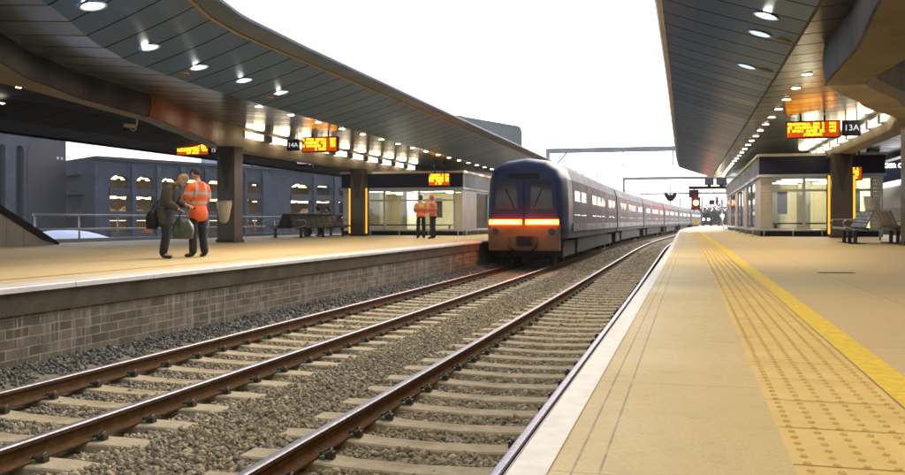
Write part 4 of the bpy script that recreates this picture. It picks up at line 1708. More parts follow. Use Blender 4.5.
# grey green block over the canopy edge
g0, g1 = U(425, 150, 210).xy, U(522, 150, 235).xy
gb = empty('tower_block', (0, 0, 0), 0, 'grey green block rising above the far canopy edge against the sky', 'building')
dd = (g1 - g0).normalized()
nn = Vector((-dd.y, dd.x))
nn = nn if nn.dot(g0) > 0 else -nn
mb = MB()
za, zb = H + (HOR - 110) / F * 210, H + (HOR - 126.5) / F * 235
sec = lambda k: [(*(g0 + nn * k), -1.4), (*(g1 + nn * k), -1.4), (*(g1 + nn * k), zb - 1.6), (*(g1 - dd * .5 + nn * k), zb - .4), (*(g1 - dd * 1.6 + nn * k), zb), (*(g0 + nn * k), za)]
mb.loft([sec(0), sec(24)])
mb.build('wall', M['greengrey'], gb)
mb = MB()
q = g0 + dd * wall_s(g0, g1, 461)
q2 = g0 + dd * wall_s(g0, g1, 467)
mb.loft([[(q.x + nn.x * k, q.y + nn.y * k, za - 3), (q2.x + nn.x * k, q2.y + nn.y * k, za - 3), (q2.x + nn.x * k, q2.y + nn.y * k, za - .6), ((q.x + q2.x) / 2 + nn.x * k, (q.y + q2.y) / 2 + nn.y * k, za - .1), (q.x + nn.x * k, q.y + nn.y * k, za - .9)] for k in (1, 9)])
mb.build('roof_housing', M['greengrey'], gb)

# low pale blue roof skin behind the railing
t = empty('shelter_roof', (0, 0, 0), 0, 'low pale blue domed shelter roof behind the railing', 'roof')
p0, p1 = U(30, 240, 34), U(142, 240, 39)
mb = MB()
dv = (p1 - p0)
dv.z = 0
L = dv.length
dv.normalize()
nv = Vector((-dv.y, dv.x, 0))
secs = []
for k in range(13):
    u = k / 12
    hgt = .10 + .72 * math.sin(PI * min(1, u * 1.0)) ** .8
    b = p0 + dv * L * u
    secs.append([Vector((b.x, b.y, -.60)) + nv * (3 * v) + Vector((0, 0, hgt * (1 - (2 * v - 1) ** 2 * .6))) for v in (0, .2, .4, .6, .8, 1)] + [Vector((b.x, b.y, -.70)) + nv * 3, Vector((b.x, b.y, -.70))])
mb.loft(secs, True, True, 0, True)
mb.build('roof_skin', M['membrane'], t)
mb = MB()
for u in (.1, .5, .9):
    b = p0 + dv * L * u + nv * 1.5
    mb.tube([(b.x, b.y, -1.45), (b.x, b.y, -.7)], .08, 8)
mb.build('post', M['steel'], t)

# ================================================================== TRAIN ON THE FAR TRACK
TX = TC[1]
TY0 = 29.2
tr = empty('passenger_train', (0, 0, 0), 0, 'passenger train with a dark blue and yellow end leaving on the far track', 'train')
BODY = [(-1.36, .95), (-1.40, 1.3), (-1.41, 2.1), (-1.36, 3.0), (-1.20, 3.38), (-.75, 3.66), (0, 3.76), (.75, 3.66), (1.20, 3.38), (1.36, 3.0), (1.41, 2.1), (1.40, 1.3), (1.36, .95)]
BM = [0, 0, 0, 0, 1, 1, 1, 1, 0, 0, 0, 0, 2]
n_cars = 6
CARL = 22.6


def body_sec(y, k=1., zs=1.):
    return [(TX + c(y) + x * k, y, RAILZ + (.95 + (z - .95) * zs)) for x, z in BODY]


for k in range(n_cars):
    ya = TY0 + k * (CARL + .7)
    yb = ya + CARL
    first = k == 0
    mb = MB()
    start = ya + 1.9 if first else ya
    mb.loft([body_sec(y) for y in frange(start, yb, 2.)], True, True, 0, False, BM)
    coach = mb.build('coach', [M['traingrey'], M['trainroof'], M['under']], tr)
    # windows and doors on the platform side we see (X+) and the other side
    for s in (1, -1):
        nw = 9
        for q in range(nw):
            y0 = ya + 2.6 + q * (CARL - 3.4) / nw
            y1 = y0 + (CARL - 3.4) / nw - .5
            isdoor = q in (2, 6)
            f = lambda y, z, o: (TX + c(y) + s * ((1.41 - abs(z - 2.1) * .05) + o), y, RAILZ + z)
            m = MB()
            if isdoor:
                m.loft([[f(y, 1.05, o) for y in (y0, y1)] + [f(y, z, o) for y, z in ((y1, 2.95), (y0, 2.95))] for o in (-.02, .012)])
                dmesh = m.build('door', M['trainpink'], coach)
            else:
                m.loft([[f(y0, 1.75, o), f(y1, 1.75, o), f(y1, 2.65, o), f(y0, 2.65, o)] for o in (-.02, .014)])
                lit = (q * 7 + k * 3) % 4 == 1
                m.build('window', M['e_win'] if lit else M['darkglass'], coach)
        m = MB()
        m.loft([[(TX + c(y) + s * 1.40, y, RAILZ + 1.18), (TX + c(y) + s * 1.43, y, RAILZ + 1.18), (TX + c(y) + s * 1.43, y, RAILZ + 1.46), (TX + c(y) + s * 1.40, y, RAILZ + 1.46)] for y in frange(start, yb, 2.)])
        m.build('waist_stripe', M['trainblue'], coach)
    m = MB()
    m.loft([[(TX + c(y) - 1.25, y, RAILZ + .35), (TX + c(y) + 1.25, y, RAILZ + .35), (TX + c(y) + 1.3, y, RAILZ + .94), (TX + c(y) - 1.3, y, RAILZ + .94)] for y in frange(ya + 4.5, yb - 4.5, 2.)])
    m.build('underframe', M['under'], coach)
    for yq in (ya + 2.6, yb - 2.6):
        m = MB()
        m.box((TX + c(yq) - 1.2, yq - 1.6, RAILZ + .32), (TX + c(yq) + 1.2, yq + 1.6, RAILZ + .85))
        for dy in (-1.1, 1.1):
            for s in (-1, 1):
                m.tube([(TX + c(yq) + s * .70, yq + dy, RAILZ + .43), (TX + c(yq) + s * .84, yq + dy, RAILZ + .43)], .42, 18)
        m.build('bogie', M['under'], coach)
# cab end
cab = MB()
cab.loft([body_sec(TY0 + 1.89), body_sec(TY0 + .9, .985, .985), body_sec(TY0 + .35, .93, .96), body_sec(TY0 + .08, .86, .92), body_sec(TY0, .78, .86)], True, True, 0, True)
cb = cab.build('cab', M['trainblue'], tr)
mb = MB()
mb.loft([[(TX + c(TY0) + x, y, RAILZ + z) for x, z in ((-1.2, .55), (1.2, .55), (1.22, 1.42), (-1.22, 1.42))] for y in (TY0 - .12, TY0 + .3)])
mb.build('end_panel', M['trainyellow'], cb, .03)
mb = MB()
for s in (-1, 1):
    mb.loft([[(TX + c(TY0) + s * x, y, RAILZ + z) for x, z in ((.22, 1.95), (.98, 1.95), (.93, 2.85), (.24, 2.9))] for y in (TY0 - .02, TY0 + .25)])
mb.build('windscreen', M['darkglass'], cb)
mb = MB()
mb.box((TX + c(TY0) - .5, TY0 - .03, RAILZ + 2.98), (TX + c(TY0) + .5, TY0 + .3, RAILZ + 3.16))
mb.build('destination_panel', M['black'], cb)
for s in (-1, 1):
    mb = MB()
    mb.tube([(TX + c(TY0) + s * .30, TY0 - .06, RAILZ + 1.93), (TX + c(TY0) + s * .62, TY0 - .045, RAILZ + 2.62)], .016, 6)
    mb.build('wiper', M['black'], cb)
    mb = MB()
    mb.tube([(TX + c(TY0) + s * .45, TY0 - .14, RAILZ + 1.0), (TX + c(TY0) + s * .47, TY0 - .3, RAILZ + .7), (TX + c(TY0) + s * .30, TY0 - .2, RAILZ + .55)], .03, 6)
    mb.build('hose', M['black'], cb)
    mb = MB()
    mb.tube([(TX + c(TY0) + s * .95, TY0 - .16, RAILZ + 1.2), (TX + c(TY0) + s * .95, TY0 - .1, RAILZ + 1.2)], .11, 14)
    mb.build('headlamp', M['darkglass'], cb)
mb = MB()
mb.box((TX + c(TY0) - .012, TY0 - .03, RAILZ + 1.65), (TX + c(TY0) + .012, TY0 + .2, RAILZ + 3.0))
mb.build('centre_post', M['black'], cb)
for s in (-1, 1):
    mb = MB()
    xm = TX + c(TY0) + s * .62
    mb.box((xm - .55, TY0 - .17, RAILZ + 1.43), (xm + .55, TY0 + .1, RAILZ + 1.60))  # lamps drawn out to bars, their light streaks put into the shape
    tl = mb.build('streaked_tail_lamp', M['e_tail'], cb, .03)
    mb = MB()
    mb.box((xm - .44, TY0 - .19, RAILZ + 1.475), (xm + .46, TY0 - .165, RAILZ + 1.545))
    mb.build('streak_core', M['e_tailcore'], tl)
lamp(tr, (TX, TY0 - .6, RAILZ + 1.5), 6, (1, .2, .03), 0, 0, .4, 'POINT')
mb = MB()
mb.box((TX - .25, TY0 - .5, RAILZ + .75), (TX + .25, TY0 - .1, RAILZ + 1.05))
mb.tube([(TX, TY0 - .6, RAILZ + .9), (TX, TY0 - .3, RAILZ + .9)], .14, 10)
mb.build('coupler', M['under'], cb)

# white train on another platform seen beyond the near benches
t = empty('passenger_train', (0, 0, 0), 0, 'white train with a sloping nose standing beyond the near benches', 'train')
mb = MB()
P0 = U(872, 221, 52)
tx = 10.0
WB = [(-1.35, .9), (-1.42, 1.6), (-1.40, 2.4), (-1.2, 3.1), (-.6, 3.5), (0, 3.6), (.6, 3.5), (1.2, 3.1), (1.4, 2.4), (1.42, 1.6), (1.35, .9)]
secs = []
for y, k in ((58, .25), (57.4, .45), (56, .66), (54, .82), (51, .95), (48, 1), (20, 1)):
    secs.append([(tx + x * (.45 + .55 * k), y, -1.0 + .9 + (z - .9) * k) for x, z in WB])
mb.loft(secs, True, True, 0, True)
mb.build('coach', M['trainwhite'], t)
mb = MB()
mb.loft([[(tx - 1.445, y, .55), (tx - 1.43, y, .55), (tx - 1.43, y, 1.15), (tx - 1.445, y, 1.15)] for y in (20, 49)])
mb.build('window', M['darkglass'], t)
mb = MB()
mb.loft([[(tx - 1.44, y, .1), (tx - 1.42, y, .1), (tx - 1.42, y, .4), (tx - 1.44, y, .4)] for y in (20, 49)])
mb.build('waist_stripe', M['trainblue'], t)

# shop front with lit letters beyond
p = U(893, 166, 62)
t = empty('shop', (p.x, p.y, 0), -.05, 'dark shop front with lit letters GER CR beyond the near benches', 'shop')
mb = MB()
mb.box((-3.6, .1, 0), (7, 3, 3.7))
mb.build('wall', M['bluedark'], t)
mb = MB()
mb.box((-3.6, -.1, 3.2), (7, .098, 5.4))
mb.build('fascia', M['navy'], t)
text_mesh('GER CR', .42, M['e_letters'], 'lettering', t, .01, Matrix.Translation((.12, -.14, p.z)) @ FACE_CAM)
mb = MB()
mb.box((-3.2, .06, .3), (6.5, .098, 2.8))
mb.build('window', M['darkglass'], t)
# hanging sign frame behind column
hung_sign(U(873, 149, 36), .50, .62, '13', .3, 'small dark hanging sign beyond the orange striped near column', 3.4)

# ================================================================== OVERHEAD LINE, SIGNALS, FAR THINGS


def portal(x0, x1, y, zt, label):
    t = empty('overhead_gantry', (0, y, 0), 0, label, 'gantry')
    mb = MB()
    mb.box((x0, -.12, zt - .34), (x1, .12, zt))
    mb.build('boom', M['ole'], t)
    for x in (x0 + .15, x1 - .15):
        mb = MB()
        mb.box((x - .13, -.13, -1.3), (x + .13, .13, zt - .342))
        mb.build('mast', M['ole'], t)
    mb = MB()
    mb.tube([(x0 + .25, 0, zt - 1.7), (x0 + 1.5, 0, zt - .3)], .06, 6)
    mb.tube([(x1 - .25, 0, zt - 1.7), (x1 - 1.5, 0, zt - .3)], .06, 6)
    mb.build('brace', M['ole'], t)
    for tx_ in TC:
        mb = MB()
        xx = tx_ + c(y)
        mb.tube([(xx + .9, 0, zt - .3), (xx + .9, 0, zt - 1.3)], .045, 6)
        mb.tube([(xx + .9, 0, zt - 1.25), (xx - .3, 0, zt - 1.05)], .03, 6)
        mb.build('registration_arm', M['ole'], t)
    return t


zc = 63.
pl = U(546, 150, zc)
portal(pl.x, 8.4, pl.y, 5.75, 'nearer overhead line gantry spanning both tracks beyond the canopies')
zc = 106.
pl = U(622.5, 178, zc)
portal(pl.x, 7.5, pl.y, 5.85, 'second overhead line gantry, lower in view, beyond the first')
p = U(640, 190, 190)
portal(p.x, 14, p.y, 6.6, 'faint third overhead line gantry far down the line')

for px, py, zc, lab in ((597, 174.5, 95, 'twin armed lamp post beyond the train roof, nearest of the lamp posts'), (618, 181, 125, 'slim twin armed lamp post farther down the line'), (647, 190, 150, 'thin single mast lamp post behind the train tail')):
    p = U(px, py, zc)
    t = empty('lamp_post', (p.x, p.y, -1.4), 0, lab, 'lamp post')
    mb = MB()
    mb.tube([(0, 0, 0), (0, 0, p.z + 1.4)], [.10, .055], 8)
    mb.build('pole', M['ole'], t)
    mb = MB()
    mb.tube([(-1., -.1, p.z + 1.42), (0, 0, p.z + 1.38), (1., .1, p.z + 1.42)], .05, 6)
    mb.build('arm', M['ole'], t)
    for s in (-1, 1):
        mb = MB()
        mb.box((s * 1.25 - .35, -.14, p.z + 1.38), (s * 1.25 + .35, .14, p.z + 1.48))
        mb.build('lantern', M['ole'], t)

# cantilever signal bracket at the platform end
zc = 100.
B = U(730, 221, zc)
t = empty('signal_gantry', (B.x, B.y, 0), 0, 'dark cantilever signal bracket on a blue grey mast at the platform end', 'signal gantry')
mb = MB()
k = F / zc
mz = H + (HOR - 181) / k
mb.tube([(0, 0, -.02), (0, 0, 3.2), (-.25, 0, mz - .6), (-.7, 0, mz - .1)], [.36, .34, .32, .25], 10)
mb.build('mast', M['blueole'], t)
az = H + (HOR - 189) / k
x_l = (690 - 730) / k
mb = MB()
mb.box((x_l, -.3, az), (.1, .3, az + .34))
mb.build('arm', M['black'], t)
mb = MB()
for xq in (x_l, x_l + .9, x_l + 1.8):
    mb.tube([(xq + .04, 0, az + .34), (xq + .04, 0, az + 1.35)], .035, 6)
for zq in (.75, 1.3):
    mb.tube([(x_l, 0, az + .34 + zq - .3), (x_l + 1.9, 0, az + .34 + zq - .3)], .03, 6)
mb.build('guard_rail', M['ole'], t)
for a, b, lab in ((705.5, 714.5, 'first black monitor box on the signal bracket, beside the guard rail'), (716.5, 727, 'wider black monitor box on the signal bracket, beside the mast')):
    q = empty('monitor_box', (B.x + (a - 730) / k, B.y, az + .345), 0, lab, 'monitor')
    mb = MB()
    mb.box((0, -.4, 0.12), ((b - a) / k, .1, .90))
    mb.box(((b - a) / k * .3, -.1, 0), ((b - a) / k * .7, .0, .12))
    mb.build('housing', M['black'], q)
    mb = MB()
    mb.box((.06, -.42, .18), ((b - a) / k - .06, -.402, .84))
    mb.build('screen', M['darkglass'], q)
sg = empty('railway_signal', (B.x + (695 - 730) / k, B.y, az), 0, 'black railway signal showing red, hung under the cantilever bracket', 'signal')
mb = MB()
mb.box((-.52, -.32, -.98), (.55, -.02, -.05))
mb.box((-.28, -.30, -2.35), (.72, -.04, -.98))
mb.build('backboard', M['black'], sg)
mb = MB()
mb.tube([(.24, -.34, -1.55), (.24, -.30, -1.55)], .30, 16)
mb.build('red_aspect', M['e_red'], sg)
mb = MB()
mb.tube([(.05, 0, .05), (.05, 0, -2.6)], .06, 6)
mb.build('hanger', M['ole'], sg)
lamp(sg, (.24, -.7, -1.55), 120, (1, .06, .02), 0, 0, .2, 'POINT')

B2 = U(722, 221, 120)
t = empty('railway_signal', (B2.x, B2.y, -1.4), 0, 'small dark signal box on a side arm past the red signal', 'signal')
mb = MB()
mb.tube([(0, 0, 0), (0, 0, 5.0)], .12, 8)
mb.build('mast', M['blueole'], t)
mb = MB()
mb.tube([(0, 0, 4.7), (-1.7, 0, 4.7)], .07, 6)
mb.build('arm', M['ole'], t)
mb = MB()
mb.box((-1.7, -.2, 4.25), (-1.0, .1, 4.85))
mb.box((-.8, -.2, 4.2), (-.5, .1, 5.2))
mb.build('backboard', M['black'], t)
p = U(670.5, 197, 120)
t = empty('railway_signal', (p.x, p.y, -1.2), 0, 'back of a dark funnel shaped signal head above the train tail', 'signal')
mb = MB()
zz = p.z + 1.2
mb.tube([(0, 0, 0), (0, 0, zz + 1.7)], .08, 8)
mb.build('mast', M['ole'], t)
mb = MB()
mb.loft([[(-.78, y, zz + .6), (-.5, y, zz + .6), (-.3, y, zz + .3), (.3, y, zz + .3), (.5, y, zz + .6), (.78, y, zz + .6), (.78, y, zz + .1), (.3, y, zz - .55), (-.3, y, zz - .55), (-.78, y, zz + .1)] for y in (-.2, .2)])
mb.build('signal_head', M['black'], t)

# lattice gantry far away
p0, p1 = U(680, 195, 170), U(735, 195, 165)
t = empty('lattice_gantry', (0, p0.y, 0), 0, 'thin lattice gantry across the line far behind the red signal', 'gantry')
mb = MB()
n = 16
for z in (p0.z - .5, p0.z + .5):
    mb.tube([(p0.x, 0, z), (p1.x, 0, z)], .06, 5)
for k in range(n):
    x0, x1 = p0.x + (p1.x - p0.x) * k / n, p0.x + (p1.x - p0.x) * (k + 1) / n
    mb.tube([(x0, 0, p0.z + (-.5 if k % 2 else .5)), (x1, 0, p0.z + (.5 if k % 2 else -.5))], .045, 5)
mb.build('boom', M['ole'], t)
for x in (p0.x, (p0.x + p1.x) / 2 - .9, p1.x):
    mb = MB()
    mb.tube([(x, 0, -1.4), (x, 0, p0.z - .5)], .12, 6)
    mb.build('mast', M['ole'], t)

# bright lamp and far train headlights
p = U(722.5, 216, 118)
t = empty('lamp_post', (p.x, p.y, -1.4), 0, 'low bright lamp beside the mast at the platform end', 'lamp post')
mb = MB()
mb.tube([(0, 0, 0), (0, 0, p.z + 1.3)], .08, 8)
mb.build('pole', M['ole'], t)
mb = MB()
bm_ = bmesh.new()
bmesh.ops.create_uvsphere(bm_, u_segments=12, v_segments=8, radius=.2)
me = bpy.data.meshes.new('lantern')
bm_.to_mesh(me)
bm_.free()
me.materials.append(M['e_head'])
o = bpy.data.objects.new('lantern', me)
COL.objects.link(o)
o.parent = t
o.location = (0, 0, p.z + 1.4)
p = U(706, 219, 230)
t = empty('approaching_train', (p.x, p.y, RAILZ), 0, 'far approaching train with two bright headlamps', 'train')
mb = MB()
mb.loft([[(x, y, z) for x, z in ((-1.35, .6), (1.35, .6), (1.4, 2.6), (1.0, 3.5), (-1., 3.5), (-1.4, 2.6))] for y in (0, 30)])
mb.build('coach', M['under'], t)
for s in (-1, 1):
    mb = MB()
    mb.tube([(s * .62, -.1, 1.95), (s * .62, .02, 1.95)], .24, 12)
    mb.build('headlamp', M['e_head'], t)
p = G(696, 227.5, 0)
t = empty('marker_post', (U(696, 224, 100).x, U(696, 224, 100).y, 0), 0, 'small yellow marker at the end of the near platform', 'marker')
mb = MB()
mb.box((-.25, -.05, .15), (.25, .05, .75))
mb.build('plate', M['yellow'], t)
mb = MB()
mb.tube([(0, .03, 0), (0, .03, .7)], .04, 6)
mb.build('post', M['black'], t)
# dark kiosk and gap past the near waiting room
for px, wd, lab in ((733, 1.0, 'dark brown canopy column past the near waiting room'),):
    y = 70
    column(U(px, 221, 70).x, U(px, 221, 70).y, 0, 3.0, lab, .7, .5)


# far tree line: each crown a tree
def tree(px, py, zc, wd, lab):
    p = U(px, py, zc)
    t = empty('tree', (p.x, p.y, -1.4), 0, lab, 'tree', 'trees on the far skyline')
    hgt = p.z + 1.4
    mb = MB()
    mb.tube([(0, 0, 0), (.1, 0, hgt * .45), (0, .1, hgt * .8)], [wd * .05, wd * .03, wd * .01], 7)
    for k in range(4):
        a = k * 1.7
        mb.tube([(0, 0, hgt * (.35 + .08 * k)), (math.cos(a) * wd * .3, math.sin(a) * wd * .3, hgt * (.6 + .07 * k))], [wd * .02, wd * .006], 5)
    mb.build('trunk', M['trunk'], t)
    mb = MB()
    cl = [(random.gauss(0, wd * .22), random.gauss(0, wd * .2), hgt * random.uniform(.35, .92)) for _ in range(12)]
    for _ in range(900):
        q = random.choice(cl)
        r = wd * .17
        x, y, z = (q[i] + random.gauss(0, r) for i in range(3))
        s = wd * .035
        u = Vector((random.gauss(0, 1), random.gauss(0, 1), random.gauss(0, 1))).normalized() * s
        v = Vector((random.gauss(0, 1), random.gauss(0, 1), random.gauss(0, 1))).normalized() * s
        b = Vector((x, y, max(1., z)))
        mb.poly([b - u, b + v, b + u, b - v])
    mb.build('crown', M['leaf'], t)


for px, py, zc, wd, lab in ((694, 215.5, 330, 11, 'rounded far tree closest to the train tail'), (703, 213.5, 340, 12, 'far tree above the two headlamps'), (711, 212.5, 335, 12, 'taller far tree between the headlamps and the bright lamp'), (719, 214, 345, 11, 'far tree behind the bright lamp'), (728, 213.5, 330, 10, 'far tree partly behind the signal mast'), (738, 213, 320, 12, 'far tree behind the near waiting room end')):
    tree(px, py, zc, wd, lab)

# ================================================================== PEOPLE


def skin(verts, edges, radii, levels=2, root=0):
    me = bpy.data.meshes.new('sk')
    me.from_pydata(verts, edges, [])
    o = bpy.data.objects.new('sk', me)
    COL.objects.link(o)
    md = o.modifiers.new('s', 'SKIN')
    md.use_smooth_shade = True
    md.branch_smoothing = .6
    if not me.skin_vertices:
        bm = bmesh.new()
        bm.from_mesh(me)
        bm.verts.layers.skin.verify()
        bm.to_mesh(me)
        bm.free()
    for i, r in enumerate(radii):
        sv = me.skin_vertices[0].data[i]
        sv.radius = r if isinstance(r, tuple) else (r, r)
        sv.use_root = i == root
    sb = o.modifiers.new('u', 'SUBSURF')
    sb.levels = levels
    sb.render_levels = levels
    bpy.context.view_layer.update()
    q = bpy.data.meshes.new_from_object(o.evaluated_get(bpy.context.evaluated_depsgraph_get()))
    bpy.data.objects.remove(o)
    for p in q.polygons:
        p.use_smooth = True
    return q


def join_meshes(name, items):
    """items: (mesh, matrix, material index)"""
    bm = bmesh.new()
    for me, mtx, mi in items:
        n0 = len(bm.faces)
        nv = len(bm.verts)
        bm.from_mesh(me)
        bm.verts.ensure_lookup_table()
        bm.faces.ensure_lookup_table()
        if mtx is not None:
            for v in bm.verts[nv:]:
                v.co = mtx @ v.co
        for f in bm.faces[n0:]:
            f.material_index = mi
            f.smooth = True
    out = bpy.data.meshes.new(name)
    bm.to_mesh(out)
    bm.free()
    return out


def head_mesh(hair_only=False, grow=1.):
    """head centred at the ears, facing +Y, 0.23 tall"""
    bm = bmesh.new()
    bmesh.ops.create_uvsphere(bm, u_segments=24, v_segments=18, radius=1)
    for v in bm.verts:
        x, y, z = v.co
        jaw = max(0, -z)
        v.co = Vector((x * (.077 - .022 * jaw), y * (.098 - .012 * jaw) + .010 * jaw, z * .122))
        if y > .7 and not hair_only:
            # nose, brow, mouth
            v.co.y += .022 * math.exp(-((x / .16) ** 2 + ((z + .12) / .22) ** 2)) + .006 * math.exp(-((x / .35) ** 2 + ((z + .52) / .1) ** 2)) + .008 * math.exp(-((x / .3) ** 2 + ((z + .85) / .15) ** 2))
            v.co.y -= .012 * (math.exp(-(((x - .36) / .16) ** 2 + ((z - .08) / .12) ** 2)) + math.exp(-(((x + .36) / .16) ** 2 + ((z - .08) / .12) ** 2)))
        if abs(x) > .93 and abs(z) < .3 and not hair_only:
            v.co.x *= 1.14
    if hair_only:
        for v in bm.verts:
            v.co *= grow
        bmesh.ops.delete(bm, geom=[v for v in bm.verts if v.co.z < hair_only(v.co.y / .098) * .122 - .020], context='VERTS')
        for v in bm.verts:
            v.co.z = max(v.co.z, hair_only(v.co.y / .098) * .122)
    me = bpy.data.meshes.new('h')
    bm.to_mesh(me)
    bm.free()
    for p in me.polygons:
        p.use_smooth = True
    return me


def person(label, loc, rz, J, top, topmat, bandmat, hatmat, hairmat, trous, scale=1., coat_len=None, bands=(), yellow_back=False, group=None):
    """J: joints, local frame facing +Y, right hand at +X"""
    t = empty('person', loc, rz, label, 'person', group)
    t.scale = (scale,) * 3
    V3 = lambda q: Vector(q)
    names = ['pelvis', 'waist', 'chest', 'neck', 'head', 'shR', 'elR', 'wrR', 'shL', 'elL', 'wrL', 'hipR', 'knR', 'anR', 'toR', 'hipL', 'knL', 'anL', 'toL']
    idx = {n: i for i, n in enumerate(names)}
    E = [('pelvis', 'waist'), ('waist', 'chest'), ('chest', 'neck'), ('neck', 'head'), ('chest', 'shR'), ('shR', 'elR'), ('elR', 'wrR'), ('chest', 'shL'), ('shL', 'elL'), ('elL', 'wrL'), ('pelvis', 'hipR'), ('hipR', 'knR'), ('knR', 'anR'), ('anR', 'toR'), ('pelvis', 'hipL'), ('hipL', 'knL'), ('knL', 'anL'), ('anL', 'toL')]
    rad = dict(pelvis=(.13, .10), waist=(.125, .095), chest=(.145, .105), neck=(.055, .055), head=(.05, .05), shR=.062, elR=.044, wrR=.030, shL=.062, elL=.044, wrL=.030, hipR=.082, knR=.058, anR=.042, toR=.036, hipL=.082, knL=.058, anL=.042, toL=.036)
    body = skin([J[n] for n in names], [(idx[a], idx[b]) for a, b in E], [rad[n] for n in names])
    items = [(body, None, 0)]
    # head
    hd = V3(J['head'])
    nk = V3(J['neck'])
    up = (hd - nk).normalized()
    fw = Vector(J.get('look', (0, 1, 0)))
    fw = (fw - up * fw.dot(up)).normalized()
    rt = fw.cross(up)
    hm = Matrix((rt.to_4d(), fw.to_4d(), up.to_4d(), (0, 0, 0, 1))).transposed()
    for i in range(3):
        hm[3][i] = 0
    hm[0][3], hm[1][3], hm[2][3] = hd + up * .055 + fw * .015
    items.append((head_mesh(), hm, 0))
    # eyes
    for s in (-1, 1):
        bm = bmesh.new()
        bmesh.ops.create_uvsphere(bm, u_segments=8, v_segments=6, radius=.011)
        e = bpy.data.meshes.new('e')
        bm.to_mesh(e)
        bm.free()
        items.append((e, hm @ Matrix.Translation((s * .029, .083, .008)), 1))
    # hands: palm and five fingers each
    for sd, el, wr in ((1, 'elR', 'wrR'), (-1, 'elL', 'wrL')):
        w_, e_ = V3(J[wr]), V3(J[el])
        d = (w_ - e_).normalized()
        side = d.cross(Vector((0, 0, 1)))
        side = side.normalized() if side.length > .1 else Vector((0, 1, 0))
        pn = side.cross(d)
        palm = w_ + d * .085
        pv = [tuple(w_), tuple(w_ + d * .04), tuple(palm)]
        items.append((skin(pv, [(0, 1), (1, 2)], [(.026, .022), (.040, .018), (.038, .016)], 1), None, 0))
        for k, (ofs, ln) in enumerate(((-.030, .062), (-.010, .074), (.010, .080), (.030, .070))):
            b0 = palm - d * .012 + side * ofs
            b1 = palm + d * ln * .45 + side * ofs * 1.15 - pn * .006
            b2 = palm + d * ln * .75 + side * ofs * 1.1 - pn * .026
            b3 = palm + d * ln * .85 + side * ofs - pn * .046
            items.append((skin([tuple(b) for b in (b0, b1, b2, b3)], [(0, 1), (1, 2), (2, 3)], [.0095, .009, .0085, .007], 1), None, 0))
        th = w_ + d * .035
        items.append((skin([tuple(th), tuple(th + side * sd * .038 + d * .03), tuple(th + side * sd * .05 + d * .06 - pn * .012)], [(0, 1), (1, 2)], [.013, .011, .009], 1), None, 0))
    me = join_meshes('body', items)
    me.materials.append(M['skin'])
    me.materials.append(M['black'])
    o = bpy.data.objects.new('body', me)
    COL.objects.link(o)
    o.parent = t
    # trousers
    nm = ['pelvis', 'hipR', 'knR', 'anR', 'hipL', 'knL', 'anL']
    ii = {n: i for i, n in enumerate(nm)}
    tm = skin([tuple(V3(J[n]) + Vector((0, 0, -.045 if n[:2] == 'an' else (-.05 if n == 'pelvis' else 0.)))) for n in nm], [(ii[a], ii[b]) for a, b in (('pelvis', 'hipR'), ('hipR', 'knR'), ('knR', 'anR'), ('pelvis', 'hipL'), ('hipL', 'knL'), ('knL', 'anL'))], [(.11, .085), .098, .082, .080, .098, .082, .080])
    tm.materials.clear()
    tm.materials.append(trous)
    o = bpy.data.objects.new('trousers', tm)
    COL.objects.link(o)
    o.parent = t
    # shoes
    for an, to in (('anR', 'toR'), ('anL', 'toL')):
        a, b = V3(J[an]), V3(J[to])
        sm = skin([tuple(a + Vector((0, 0, .02))), tuple(a + Vector((0, 0, -.03))), tuple((a + b) / 2 + Vector((0, 0, -.022))), tuple(b + (b - a).normalized() * .03)], [(0, 1), (1, 2), (2, 3)], [.052, (.052, .05), (.050, .042), (.044, .032)])
        sm.materials.clear()
        sm.materials.append(M['shoe'])
        o = bpy.data.objects.new('shoe', sm)
        COL.objects.link(o)
        o.parent = t
    # jacket or coat
    pel = V3(J['pelvis'])
    hem = pel + Vector((0, -.005, -(coat_len or .08)))
    nm = ['hem', 'pelvis', 'waist', 'chest', 'neckb', 'shR', 'elR', 'wrR', 'shL', 'elL', 'wrL']
    pts = dict(J)
    pts['hem'] = tuple(hem)
    pts['neckb'] = tuple(V3(J['neck']) + Vector((0, 0, .012)))
    for s in 'RL':
        pts['wr' + s] = tuple(V3(J['wr' + s]) - (V3(J['wr' + s]) - V3(J['el' + s])).normalized() * .03)
    ii = {n: i for i, n in enumerate(nm)}
    fl = .07 if (coat_len or 0) > .29 else (.03 if coat_len else .0)
    jm = skin([pts[n] for n in nm], [(ii[a], ii[b]) for a, b in (('hem', 'pelvis'), ('pelvis', 'waist'), ('waist', 'chest'), ('chest', 'neckb'), ('chest', 'shR'), ('shR', 'elR'), ('elR', 'wrR'), ('chest', 'shL'), ('shL', 'elL'), ('elL', 'wrL'))], [(.215 + fl, .17 + fl), (.205, .16), (.205, .155), (.225, .17), (.125, .115), .115, .092, .068, .115, .092, .068], 3, 2)
    for v in jm.vertices:
        if v.co.z < hem.z + .01 and abs(v.co.x - hem.x) < .3:
            v.co.z = hem.z + .01 + .1 * (v.co.z - hem.z - .01)
    jm.materials.clear()
    for q in (topmat, bandmat, M['hivisyellow']):
        jm.materials.append(q)
    bd = jm.attributes.new('band', 'FLOAT', 'POINT')
    yl = jm.attributes.new('panel', 'FLOAT', 'POINT')
